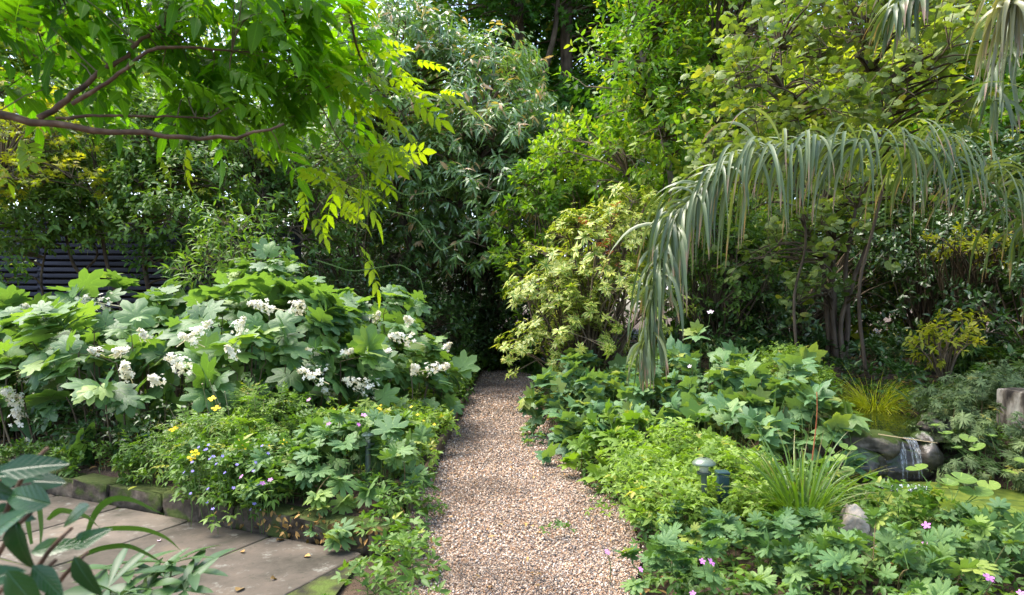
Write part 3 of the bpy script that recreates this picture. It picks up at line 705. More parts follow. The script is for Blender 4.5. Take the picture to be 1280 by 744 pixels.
# ---------------------------------------------------------------- leaf materials
def gr(*c): return c
L_OVER = leafmat('overhang_leaf', [(.018, .06, .008), (.035, .11, .012), (.065, .16, .015), (.10, .20, .02)], young=(.22, .26, .02), trans=.62, rough=.45, vein=.25, tmul=(1.5, 1.5, .2))
L_LGREEN = leafmat('light_shrub_leaf', [(.03, .075, .025), (.055, .12, .035), (.09, .17, .05), (.13, .20, .05)], young=(.24, .27, .06), trans=.3)
L_GOLD = leafmat('gold_leaf', [(.12, .17, .02), (.20, .23, .03), (.30, .28, .04)], young=(.36, .28, .05), trans=.4)
L_GREY = leafmat('grey_leaf', [(.035, .085, .035), (.065, .14, .055), (.12, .22, .10), (.20, .31, .16)], young=(.50, .30, .15), trans=.22, rough=.36, spec=.7)
L_DARK = leafmat('dark_evergreen_leaf', [(.018, .05, .016), (.034, .08, .025), (.055, .115, .035)], young=(.07, .13, .03), trans=.1, rough=.33, spec=.5)
L_MAPLE = leafmat('maple_leaf', [(.02, .07, .018), (.04, .115, .025), (.07, .16, .03)], trans=.3, rough=.5)
L_MAGN = leafmat('bright_leaf', [(.035, .10, .018), (.07, .16, .025), (.12, .21, .03), (.19, .26, .035)], young=(.30, .30, .03), trans=.38)
L_HAZEL = leafmat('round_leaf', [(.045, .085, .032), (.08, .13, .05), (.12, .17, .065), (.17, .22, .07)], young=(.26, .24, .04), trans=.3, rough=.5, vein=.3, palm=True)
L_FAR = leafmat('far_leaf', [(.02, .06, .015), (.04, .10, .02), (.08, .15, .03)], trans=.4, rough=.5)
L_FARY = leafmat('far_leaf_sun_tinted', [(.10, .16, .03), (.20, .26, .05), (.34, .36, .09)], trans=.4, rough=.5)  # sunlight on the far foliage is put into these paler colours
L_VARI = leafmat('variegated_leaf', [(.05, .115, .02), (.09, .17, .025), (.14, .22, .03)], young=(.34, .36, .06), trans=.25, rough=.42, edge=(.46, .45, .12))
L_HYD = leafmat('hydrangea_leaf', [(.028, .075, .038), (.044, .11, .055), (.068, .145, .065), (.11, .20, .06)], young=(.20, .28, .05), trans=.25, rough=.5, spec=.4, vein=.30, palm=True, back=.4)
L_ANE = leafmat('anemone_leaf', [(.025, .078, .05), (.045, .115, .075), (.075, .155, .095), (.13, .205, .075)], young=(.22, .25, .04), trans=.2, rough=.5, vein=.25, palm=True, back=.4)
L_GER = leafmat('geranium_leaf', [(.036, .09, .052), (.06, .135, .075), (.09, .17, .082), (.14, .22, .06)], young=(.24, .28, .05), trans=.22, rough=.55, vein=.2, palm=True)
L_GERY = leafmat('geranium_yellowish_leaf', [(.05, .12, .03), (.09, .17, .035), (.15, .24, .035)], young=(.3, .3, .04), trans=.3, rough=.5)
L_MINT = leafmat('mint_leaf', [(.07, .14, .035), (.12, .21, .045), (.18, .28, .06)], trans=.3, rough=.5)
L_LOW = leafmat('low_leaf', [(.03, .08, .02), (.06, .13, .03), (.10, .18, .035)], young=(.26, .28, .04), trans=.25, rough=.5)
L_IVY = leafmat('ivy_leaf', [(.012, .035, .012), (.022, .06, .018), (.04, .085, .028)], trans=.1, rough=.35)
L_FEATH = leafmat('feathery_leaf', [(.05, .09, .055), (.08, .13, .075), (.12, .17, .09)], trans=.15, rough=.6)
L_PALM = leafmat('palm_leaflet', [(.035, .062, .030), (.062, .10, .052), (.12, .155, .10)], trans=.2, rough=.42, spec=.55, tip=(.26, .16, .10), back=.3)
L_PALMD = leafmat('palm_dry_leaflet', [(.10, .12, .08), (.17, .18, .13), (.26, .25, .20)], trans=.15, rough=.4, spec=.6, tip=(.25, .17, .11))
L_GRASS = leafmat('strap_leaf', [(.05, .11, .02), (.09, .17, .03), (.14, .23, .045)], trans=.3, rough=.35, spec=.6, tip=(.2, .16, .06))
L_SEDGE = leafmat('sedge_leaf', [(.20, .27, .02), (.30, .34, .03), (.40, .40, .05)], trans=.35, rough=.4)
L_DGLOSS = leafmat('glossy_leaf', [(.006, .028, .009), (.010, .042, .013), (.018, .06, .018)], trans=.06, rough=.25, spec=.35, vein=.12)
L_HELL = leafmat('hellebore_leaf', [(.025, .065, .03), (.04, .095, .04), (.06, .125, .05)], trans=.10, rough=.42, spec=.3)
L_MARSH = leafmat('marsh_leaf', [(.07, .14, .055), (.11, .19, .07), (.16, .24, .07)], trans=.3, rough=.4, vein=.35, palm=True)
L_RED = leafmat('reddish_leaf', [(.18, .05, .035), (.30, .09, .06)], trans=.2)
def petal(name, a, b, tr=.25): return leafmat(name, [a, b], trans=tr, rough=.6, spec=.2, tmul=(1, 1, 1))
F_WHITE = petal('white_petal', (.50, .46, .27), (.84, .82, .76)); F_CREAM = petal('cream_petal', (.50, .48, .26), (.74, .68, .46))
F_PINK = petal('pink_petal', (.55, .16, .50), (.72, .32, .68)); F_YEL = petal('yellow_petal', (.80, .52, .01), (.85, .62, .02)); F_BLUE = petal('violet_petal', (.20, .17, .55), (.34, .28, .70))
F_PALEP = petal('pale_pink_petal', (.70, .52, .62), (.8, .68, .74))

# ---------------------------------------------------------------- plant builder
def E(px, py, Y, rx, ry, rd, z=None):
    """ellipsoid given by where it stands: picture position and distance, half sizes in pixels, depth in metres"""
    p = W(px, py, Y); k = Y / FPX
    return (p[0], p[1], p[2], rx * k, rd, ry * k)
def plant(name, label, cat, base, blobs, t, size, mat, lai=5, lump=.5, m=7, L=.3, seed=1, trunks=(), bark=TWIG, nbr=1.0, group=None,
          ground=False, part='crown', tw=.006, extra=None, clip=None, ntw=500, low=.35, **kw):
    rng = np.random.default_rng(seed); z0 = T(base[0], base[1])
    o = thing(name, label, cat, (base[0], base[1], z0), group)
    ar = sum(pi * b[5] * max(b[3], b[4]) for b in blobs) * (1.0 if ground else 1)
    n = int(lai * ar / (t.area * size * size)); nc = max(4, n // m)
    pos, out, grp, lc, lr = clumps(blobs, lump, nc, rng, ground=ground, low=low)
    keep = pos[:, 2] > terrain(pos[:, 0], pos[:, 1]) + .03
    if clip is not None: keep &= clip(pos)
    pos, out, grp = pos[keep], out[keep], grp[keep]
    mb = MB(); leafy(mb, pos, out, m, L, t, size, rng, grp, **kw)
    if extra: extra(mb, pos, out, rng)
    mb.build(part, mat, o)
    # wood
    att = []
    for pts, r0, r1 in trunks:
        tb = MB(); pts = np.asarray(pts, float); ts = np.linspace(0, 1, len(pts)); tf = np.linspace(0, 1, max(8, len(pts) * 4))
        P = np.stack([np.interp(tf, ts, pts[:, k]) for k in range(3)], -1); P[1:-1] += rng.normal(size=(len(P) - 2, 3)) * r0 * .25
        for _ in range(2): P[1:-1] = (P[:-2] + 2 * P[1:-1] + P[2:]) / 4
        tube(tb, P, r0, r1, 9, bump=.04, rng=rng); tb.build('trunk' if not ground else 'stem', bark, o); att.append(P[len(P) // 3:])
    if not att: att = [np.array([[base[0], base[1], z0 - .02]])]
    att = np.concatenate(att); br = MB()
    if nbr > 0:
        keepl = lc[:, 2] > terrain(lc[:, 0], lc[:, 1]) + .05
        lc = lc[keepl]; sel = rng.random(len(lc)) < nbr; lc = lc[sel][:260]
        D = np.linalg.norm(att[None] - lc[:, None], axis=2) + .6 * np.maximum(0, att[None, :, 2] - lc[:, None, 2])
        src = att[D.argmin(1)]
        if ground or (part == 'foliage' and tw < .004):
            src = lc * A(.85, .85, 0) + np.array([base[0], base[1], 0]) * .15; src = lc * A(1, 1, 0) + nrm(src - lc * A(1, 1, 0)) * np.minimum(.3, .5 * np.linalg.norm(src - lc * A(1, 1, 0), axis=1, keepdims=True)); src[:, 2] = terrain(src[:, 0], src[:, 1]) - .02
        twigs(br, src, lc, tw * (1.3 if ground else 3.2), tw * (1 if ground else 1.3), rng, .10, 5)
        k = min(len(pos), ntw); ii = rng.choice(len(pos), k, replace=False)
        if len(lc):
            D = np.linalg.norm(lc[None] - pos[ii][:, None], axis=2); twigs(br, lc[D.argmin(1)], pos[ii] + out[ii] * L * .7, tw, tw * .35, rng, .05, 3)
        br.build('branches' if not ground else 'stems', bark if bark is GSTEM else TWIG, o)
    return o, rng, pos, out
def tk(x, y, pts, z0=None):
    z0 = T(x, y) - .1 if z0 is None else z0
    return [(x, y, z0)] + [tuple(p) for p in pts]

# ---- trees at the back -------------------------------------------------------
c = W(690, 60, 18)
plant('maple_tree', 'tall dark green maple with bare trunks rising behind the centre of the garden', 'tree', (1.2, 18.5),
      [E(620, 20, 18, 95, 70, 2), E(735, 60, 19, 110, 130, 2.5), E(690, 210, 19.5, 90, 100, 2), E(660, -120, 19, 160, 90, 3), E(560, -40, 20, 90, 70, 2), E(820, -60, 19, 120, 110, 2.5)],
      MAP, .27, L_MAPLE, lai=5, lump=.9, m=7, L=.6, seed=11, bark=BARK, up=.85, droop=.25, tw=.014,
      trunks=[(tk(1.2, 18.5, [W(668, 180, 18.5), W(645, 60, 18.2), W(660, -120, 18)]), .26, .12), (tk(1.7, 18.6, [W(716, 150, 18.6), W(705, 20, 18.3), W(740, -160, 18.6)]), .24, .10), ([W(668, 130, 18.4), W(690, 60, 17.8), W(700, -20, 17.6)], .10, .05)])
plant('loquat_tree', 'grey-green evergreen with long drooping leaves and orange new growth at centre', 'tree', (-1.6, 13.8),
      [E(550, 165, 13, 120, 100, 1.8), E(470, 110, 13.5, 80, 90, 1.6), E(610, 240, 12.6, 70, 80, 1.3), E(520, 60, 13.5, 60, 30, 1.2), E(430, 230, 12.8, 90, 90, 1.3), E(560, 250, 13, 90, 70, 1.3), E(640, 190, 13, 48, 60, 1), E(600, 110, 13.5, 60, 45, 1)],
      LAN2, .20, L_GREY, lai=4.2, lump=.55, m=11, L=.22, seed=12, bark=BARK, spread=.9, droop=.55, young=.15, up=.5, tw=.012,
      trunks=[(tk(-1.6, 13.8, [W(520, 340, 13.5), W(500, 260, 13.3), W(480, 150, 13.4)]), .12, .05), ([W(520, 360, 13.6), W(560, 300, 13.3), W(590, 210, 13)], .08, .04), ([W(515, 360, 13.6), W(470, 290, 13.2), W(430, 240, 13)], .07, .03), ([(-1.6, 13.8, .5), tuple(W(560, 360, 14)), tuple(W(600, 280, 13.5))], .08, .04)])
plant('evergreen_shrub', 'large dark evergreen shrub filling the shade at the far end of the path', 'shrub', (-.9, 15.4),
      [E(600, 380, 15, 60, 80, 1.2), E(560, 420, 14.2, 50, 42, 1), E(640, 330, 15.5, 60, 90, 1.2), E(575, 330, 15.5, 50, 50, 1), E(620, 440, 15.6, 60, 40, .9)],
      OV2, .12, L_DARK, lai=5, lump=.4, m=9, L=.25, seed=13, bark=BARK, tw=.008)
plant('holly_bush', 'dark glossy bush in the shade between the hydrangeas and the evergreen', 'shrub', (-2.6, 12.6),
      [E(450, 330, 12.5, 70, 50, .9), E(400, 290, 12.5, 60, 60, .9), E(520, 420, 12, 45, 30, .6), E(470, 390, 12, 60, 30, .6), E(400, 380, 11, 70, 40, .6)],
      OV2, .12, L_DARK, lai=3.2, lump=.4, m=9, L=.25, seed=14, bark=BARK, tw=.008)

# ---- left side --------------------------------------------------------------
plant('privet_shrub', 'light green shrub with arching sprays in front of the dark slat fence', 'shrub', (-5.2, 9.6),
      [E(90, 225, 9.2, 90, 60, .8), E(170, 200, 9.6, 90, 60, .8), E(230, 250, 9.3, 60, 48, .6), E(120, 275, 8.9, 60, 28, .4), E(60, 288, 8.8, 70, 24, .4), E(20, 250, 9, 60, 50, .6), E(200, 285, 9, 50, 24, .4), E(10, 335, 9.2, 26, 40, .2), E(215, 335, 9.2, 22, 26, .2), E(150, 150, 9.8, 120, 40, .6)],
      OV2, .095, L_LGREEN, lai=5.5, lump=.28, m=9, L=.22, seed=21, bark=BARK, tw=.006, droop=.25,
      trunks=[(tk(-5.1, 9.7, [W(135, 340, 9.6), W(120, 250, 9.3)]), .035, .018), (tk(-5.6, 9.6, [W(108, 350, 9.5), W(90, 330, 9.4), W(70, 240, 9.2)]), .03, .015), (tk(-5.3, 9.7, [W(100, 345, 9.6), W(125, 320, 9.5), W(110, 290, 9.4)]), .022, .012), (tk(-4.8, 9.8, [W(182, 350, 9.6), W(176, 290, 9.5), W(190, 220, 9.5)]), .04, .02), (tk(-6.2, 9.8, [W(48, 360, 9.6), W(60, 300, 9.5)]), .02, .012)])
plant('elder_shrub', 'mid green leafy shrub with brown twiggy centre between fence and evergreen', 'shrub', (-3.6, 10.6),
      [E(300, 240, 10.4, 70, 60, .8), E(360, 300, 10.4, 55, 55, .7), E(330, 190, 10.8, 80, 50, .8), E(395, 250, 10.8, 50, 60, .7), E(250, 180, 10.8, 70, 50, .7)],
      OV2, .11, L_LGREEN, lai=3.6, lump=.34, m=9, L=.25, seed=22, bark=BARK, tw=.008, nbr=1, ntw=1400,
      trunks=[(tk(-3.5, 10.8, [W(250, 340, 10.5), W(225, 280, 10.4), W(200, 250, 10.3)]), .035, .015), (tk(-3.4, 10.8, [W(300, 330, 10.5), W(330, 250, 10.4)]), .035, .015), (tk(-3.6, 10.7, [W(270, 340, 10.6), W(240, 300, 10.4), W(190, 210, 10.6)]), .03, .012), (tk(-3.2, 10.8, [W(330, 345, 10.5), W(390, 290, 10.4)]), .03, .012)])
plant('golden_maple', 'golden yellow leaved small tree above the fence', 'tree', (-7.0, 8.3),
      [E(20, 190, 8.2, 65, 36, .5), E(10, 150, 8.3, 60, 34, .5), E(60, 235, 8.1, 50, 20, .4), E(-40, 230, 8.3, 60, 50, .6)],
      MAP, .10, L_GOLD, lai=3.2, lump=.25, m=7, L=.2, seed=23, bark=BARK, up=.95, tw=.005, trunks=[(tk(-7.0, 8.3, [W(-40, 300, 8.3), W(0, 220, 8.2)]), .05, .02)])
plant('willow_leaved_shrub', 'pale upright sprig of narrow leaves poking above the hydrangeas', 'shrub', (-3.0, 8.3),
      [E(292, 300, 8.1, 22, 26, .25), E(262, 335, 8, 40, 18, .3), E(320, 335, 8, 40, 18, .3), E(285, 340, 8, 40, 20, .3)],
      LAN2, .13, L_LGREEN, lai=3, lump=.2, m=9, L=.3, seed=24, tw=.005, droop=.1, spread=.8)
def cliprock(p): return (ellm(p[:, 0], p[:, 1], 1.98, 3.72, .26, .32) > 1) & ~((p[:, 0] > 2.2) & (p[:, 1] > 3.85))
def clipkerb(p): return ((p[:, 0] - WP[0]) * WV[0] + (p[:, 1] - WP[1]) * WV[1]) > .12
def heads(o, pts, blobs, rng):
    for px, py, s in pts:
        d = nrm(W(px, py, 1) - A(0, 0, CAMH)); best = None
        for b in blobs:
            c_ = np.array(b[:3]) - A(0, 0, CAMH); r_ = np.array(b[3:]) * 1.05; u = d / r_; w = c_ / r_
            a_, b_, cc = u @ u, -2 * u @ w, w @ w - 1; disc_ = b_ * b_ - 4 * a_ * cc
            if disc_ > 0:
                t_ = (-b_ - math.sqrt(disc_)) / (2 * a_)
                if t_ > 1 and (best is None or t_ < best): best = t_
        if best is None: best = 7.0 / d[1]
        c_ = A(0, 0, CAMH) + d * (best - .19); fm = MB(); n = int(18 + 42 * s)
        ax = nrm(A(rng.normal() * .9, -.7 + rng.normal() * .3, .45)); tt = rng.random(n) ** .8
        rad = (1 - tt * .75) * .085 * s * rng.uniform(.35, 1.35, n); e = nrm(np.cross(rdir(rng, n), ax))
        P = c_ + ax * ((tt - .4) * .27 * s)[:, None] + e * rad[:, None]
        nn = nrm(e + ax * .5 + rng.normal(size=(n, 3)) * .35)
        place(fm, P4, P, nrm(np.cross(nn, rdir(rng, n))), nn, .044 * (.6 + .6 * rng.random(n)), rng, rng.random(n), mi=0)
        k = int(n * .6)
        place(fm, OCT, P[:k] * .5 + (c_ + ax * ((tt[:k] - .4) * .22 * s)[:, None]) * .5, rdir(rng, k), UP, .006, rng, mi=1)
        tube(fm, [c_ - ax * .22 * s, c_, c_ + ax * .13 * s], .004, .002, 4, mi=1)
        fm.build('flower_head', [F_WHITE, F_CREAM], o)
HB1 = [(-3.35, 6.25, .66, 1.25, 1.0, .66), (-2.35, 6.4, .74, .95, .9, .68), (-3.9, 7.3, .85, 1.1, .9, .60), (-2.9, 7.4, .95, 1.1, .8, .66), (-2.75, 7.7, 1.18, .85, .7, .66)]
HB0 = [(-4.95, 6.4, .62, 1.1, .9, .66), (-5.6, 7.0, .7, 1.1, .9, .62)]
HB2 = [(-1.62, 7.3, .72, .82, .95, .56), (-1.22, 7.5, .52, .58, .9, .46), (-1.9, 7.9, .95, .8, .9, .48)]
HK = dict(lump=.26, m=5, L=.16, spread=.85, droop=.35, up=.45, jn=.22, young=.14, tw=.0035, part='foliage', svar=.28, low=.9)
def mixoak(size):
    def f(mb, pos, out, rng):
        k = rng.choice(len(pos), len(pos) // 2, replace=False); leafy(mb, pos[k], out[k], 4, .15, OAK2, size, rng, None, spread=.8, droop=.55, up=.35, jn=.25)
    return f
o, r_, _, _ = plant('oakleaf_hydrangea', 'big oak-leaved hydrangea above the kerb with largest dark leaves and white panicles', 'shrub', (-3.0, 6.9), HB1, OAK, .27, L_HYD, lai=6, seed=31, clip=clipkerb, extra=mixoak(.25), **HK)
heads(o, [(120, 378, 1.25), (105, 392, .9), (243, 375, .8), (247, 415, .9), (300, 408, .8), (228, 458, 1.2), (160, 465, .8), (195, 475, .6), (238, 425, .6), (330, 383, .8), (372, 386, 1.1), (180, 420, .5), (150, 440, .5), (290, 440, .5), (120, 440, .5), (390, 470, .8)], HB1, r_)
o, r_, _, _ = plant('oakleaf_hydrangea', 'shaded oak-leaved hydrangea nearest the fence end, with fading cream panicles', 'shrub', (-5.1, 6.8), HB0, OAK, .26, L_HYD, lai=6, seed=32, clip=clipkerb, extra=mixoak(.25), **HK)
heads(o, [(30, 388, .8), (35, 404, .8), (70, 475, .9), (32, 468, .8), (15, 495, .9), (60, 462, .7), (22, 520, .8), (75, 415, .5)], HB0, r_)
o, r_, _, _ = plant('oakleaf_hydrangea', 'brighter oak-leaved hydrangea next to the gravel path with white panicles', 'shrub', (-1.5, 7.5), HB2, OAK, .235, L_HYD, lai=6, seed=33, clip=clipkerb, extra=mixoak(.22), **HK)
heads(o, [(395, 442, .8), (505, 424, 1), (510, 400, .6), (545, 460, .9), (455, 482, 1.2), (410, 490, .7), (470, 398, .7), (480, 440, .5), (520, 462, .7), (435, 440, .5), (400, 462, .8), (560, 432, .4)], HB2, r_)
plant('skirt_shrub', 'low dark leafy shrub in the shade between hydrangea and kerb', 'shrub', (-3.3, 5.75), [(-3.4, 5.75, .2, .55, .35, .35), (-2.7, 5.6, .2, .4, .3, .3)], OV2, .075, L_IVY, lai=4, lump=.2, m=8, L=.15, seed=34, ground=True, part='foliage', clip=clipkerb)

# ---- right side -------------------------------------------------------------
plant('magnolia_tree', 'bright yellow-green broadleaf tree rising behind the variegated shrub', 'tree', (2.6, 10.6),
      [E(800, 130, 9.4, 85, 80, 1.1), E(880, 60, 9.4, 100, 80, 1.1), E(760, 190, 9.8, 55, 55, .7), E(850, 190, 9.6, 90, 60, .9), E(930, -30, 9.4, 110, 80, 1.2), E(830, 10, 9.6, 60, 50, .7), E(900, 140, 9.4, 80, 70, .9)],
      OV2, .125, L_MAGN, lai=3.6, lump=.36, m=8, L=.28, seed=41, bark=BARKP, tw=.008, young=.2, droop=.0,
      trunks=[(tk(2.6, 10.6, [W(850, 330, 10.4), W(835, 200, 9.8), W(800, 60, 9.5)]), .07, .03), ([W(852, 330, 10.4), W(880, 210, 9.9), W(900, 90, 9.5)], .05, .02), (tk(2.2, 10.4, [W(790, 300, 10.2), W(786, 220, 9.9)]), .03, .012)])
plant('skimmia_shrub', 'fresh green leafy shrub tucked behind the variegated shrub', 'shrub', (1.0, 11.3),
      [E(720, 250, 10.8, 80, 45, .8), E(680, 275, 11, 48, 34, .6), E(790, 245, 10.8, 60, 40, .7), E(655, 310, 11.3, 28, 40, .5), E(665, 380, 11, 34, 50, .5)],
      OV2, .13, L_MAGN, lai=4, lump=.34, m=9, L=.2, seed=42, tw=.007, droop=0)
VB = [E(735, 335, 8.7, 80, 55, .8), E(700, 390, 8.9, 55, 50, .6), E(775, 300, 8.6, 45, 32, .5), E(770, 390, 8.4, 60, 55, .7), E(690, 445, 8.9, 45, 38, .5), E(800, 265, 8.9, 35, 20, .4), E(730, 430, 8.5, 55, 45, .5)]
o, r_, pos, out = plant('variegated_rhododendron', 'cream and green variegated rhododendron beside the far half of the path', 'shrub', (1.0, 8.9), VB, RHOD, .19, L_VARI, lai=3.4, lump=.28, m=3, L=.16, seed=43, spread=.45, droop=-.35, up=.0, jn=.25, young=.28, tw=.007)
mb = MB(); k = pos[(pos[:, 2] > 2.0)][:0]
P = [W(770, 267, 8.3), W(730, 283, 8.2), W(760, 300, 8.1), W(745, 310, 8.1), W(765, 325, 8.0)]
for p in P: leafy(mb, np.array([p] * 3) + r_.normal(size=(3, 3)) * .05, np.array([UP] * 3), 7, .05, LAN2, .08, r_, None)
mb.build('reddish_leaves', L_RED, o)

HZB = [E(990, 120, 6.9, 80, 60, .7), E(1080, 90, 6.7, 80, 60, .7), E(1160, 130, 6.2, 70, 55, .6), E(1040, 190, 6.9, 90, 36, .6), E(960, 190, 7.2, 60, 50, .6), E(1120, 30, 6.8, 100, 50, .7), E(1010, 30, 7, 80, 50, .7), E(1190, 80, 6, 55, 40, .5), E(930, 230, 7.4, 60, 36, .5)]
plant('hazel_tree', 'round-leaved hazel spreading above the palm frond', 'tree', (3.3, 7.9), HZB, RND, .105, L_HAZEL, lai=2.7, lump=.3, m=6, L=.28, seed=44, bark=BARK, up=.9, droop=.1, tw=.006, young=.10,
      trunks=[(tk(3.47, 8.2, [W(990, 370, 8.1), W(1012, 300, 8.0), W(985, 180, 7.4), W(975, 60, 7.2)]), .018, .009), (tk(4.2, 8.0, [W(1070, 370, 7.9), W(1088, 300, 7.7), W(1112, 200, 7.4), W(1080, 60, 7.0)]), .022, .010)])
bx_, by_ = W(1045, 455, 9.2)[0], 9.2
plant('redbud_tree', 'small multi-stemmed tree with bright round leaves standing behind the mint', 'tree', (bx_, by_),
      [E(1010, 300, 8.6, 60, 34, .5), E(1080, 300, 8.7, 50, 28, .5), E(1030, 380, 8.5, 46, 16, .4), E(960, 330, 8.6, 50, 26, .5), E(1050, 250, 9, 90, 40, .6), E(1000, 375, 8.5, 30, 14, .3)],
      RND, .115, L_HAZEL, lai=2.4, lump=.24, m=6, L=.25, seed=45, bark=BARK, up=.9, tw=.006, nbr=.8,
      trunks=[(tk(bx_, by_, [W(1042, 400, 9.2), W(1040, 320, 9.1), W(1030, 250, 9)]), .06, .03), (tk(bx_ + .06, by_ - .08, [W(1050, 400, 9.1), W(1066, 350, 9), W(1090, 290, 8.8)]), .04, .02), (tk(bx_ - .12, by_, [W(1036, 420, 9.2), W(1030, 330, 9.2), W(1000, 270, 9.1)]), .04, .02), (tk(bx_ + .12, by_ + .05, [W(1060, 400, 9.3), W(1055, 330, 9.2), W(1070, 260, 9)]), .045, .02), (tk(bx_ - .03, by_ - .1, [W(1040, 380, 9.1), W(1044, 300, 9.0)]), .035, .02)])
UND = [('laurel_bush', 'dark understorey laurel behind the tip of the palm frond', [E(900, 370, 10, 60, 75, .7), E(950, 330, 10.6, 60, 70, .7), E(870, 300, 10.8, 60, 60, .7)], L_LGREEN, 51, .09, OV2),
       ('laurel_bush', 'dense dark laurel filling the shade around the multi-stemmed tree', [E(990, 400, 10.8, 70, 60, .8), E(1080, 350, 11.4, 80, 80, .8), E(940, 420, 9.8, 50, 36, .6)], L_DARK, 52, .10, OV2),
       ('laurel_bush', 'glossy dark laurel with small leaves behind the golden shrub', [E(1160, 360, 10.6, 90, 75, .9), E(1250, 340, 10, 80, 80, .9), E(1200, 250, 11.5, 100, 70, .9)], L_DARK, 53, .10, OV2),
       ('laurel_bush', 'shaded green laurel at the far edge beyond the post', [E(1300, 390, 8.4, 70, 90, .8), E(1340, 260, 8.6, 80, 90, .9)], L_DARK, 54, .11, OV2)]
for nm, lb, bl, mt, sd_, sz, t_ in UND:
    plant(nm, lb, 'shrub', (bl[0][0], bl[0][1] + .1), bl, t_, sz, mt, lai=3.6, lump=.32, m=9, L=.22, seed=sd_, tw=.007, group='dark laurels under the trees')
plant('golden_shrub', 'small golden leaved shrub glowing low in the shade', 'shrub', (W(1180, 440, 8)[0], 8.0), [E(1178, 434, 7.9, 34, 14, .3), E(1195, 412, 8.1, 22, 14, .25)], OV2, .085, L_GOLD, lai=4, lump=.14, m=6, L=.1, seed=55, up=.95, part='foliage')
plant('golden_shrub', 'wide golden leaved shrub behind the hanging frond tips', 'shrub', (W(1215, 330, 10.2)[0], 10.2), [E(1215, 318, 8.8, 45, 14, .3), E(1180, 305, 8.9, 28, 10, .3), E(1250, 312, 8.8, 30, 10, .3)], OV2, .085, L_GOLD, lai=2.2, lump=.14, m=6, L=.1, seed=56, up=.95, part='foliage')

# ---- far trees closing the garden ---------------------------------------------
def far_tree(name, label, x, y, h, r, mat, seed, group='trees enclosing the garden'):
    return plant(name, label, 'tree', (x, y), [(x, y, h * .62, r, r, h * .36), (x - r * .4, y - r * .2, h * .36, r * .75, r * .75, h * .26), (x + r * .5, y, h * .42, r * .7, r * .8, h * .26), (x, y - .3 * r, h * .15, r * .9, r * .7, h * .14)],
                 OV1, .26, mat, lai=3.3, lump=1.0, m=9, L=.6, seed=seed, bark=BARK, tw=.016, group=group, trunks=[(tk(x, y, [(x + .2, y, h * .3), (x, y, h * .6)]), .2, .08)], ntw=200)[0]
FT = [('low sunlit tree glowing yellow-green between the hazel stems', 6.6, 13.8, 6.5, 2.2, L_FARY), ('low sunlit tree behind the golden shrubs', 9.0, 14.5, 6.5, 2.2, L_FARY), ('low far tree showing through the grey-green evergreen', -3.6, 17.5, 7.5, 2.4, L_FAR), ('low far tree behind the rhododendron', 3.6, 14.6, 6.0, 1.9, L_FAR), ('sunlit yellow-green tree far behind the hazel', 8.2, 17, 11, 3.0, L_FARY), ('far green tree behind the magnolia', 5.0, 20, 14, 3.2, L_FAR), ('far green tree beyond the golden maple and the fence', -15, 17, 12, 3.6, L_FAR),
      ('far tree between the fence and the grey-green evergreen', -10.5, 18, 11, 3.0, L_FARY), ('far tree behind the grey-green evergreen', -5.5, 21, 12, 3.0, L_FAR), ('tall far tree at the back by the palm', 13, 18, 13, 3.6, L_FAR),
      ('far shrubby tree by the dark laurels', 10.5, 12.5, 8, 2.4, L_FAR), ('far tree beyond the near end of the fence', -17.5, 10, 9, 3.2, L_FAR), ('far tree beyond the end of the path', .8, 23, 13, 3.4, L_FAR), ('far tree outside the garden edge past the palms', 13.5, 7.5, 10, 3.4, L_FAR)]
for k, (lb, x, y, h, r, mt) in enumerate(FT): far_tree('garden_tree', lb, x, y, h, r, mt, 300 + k)

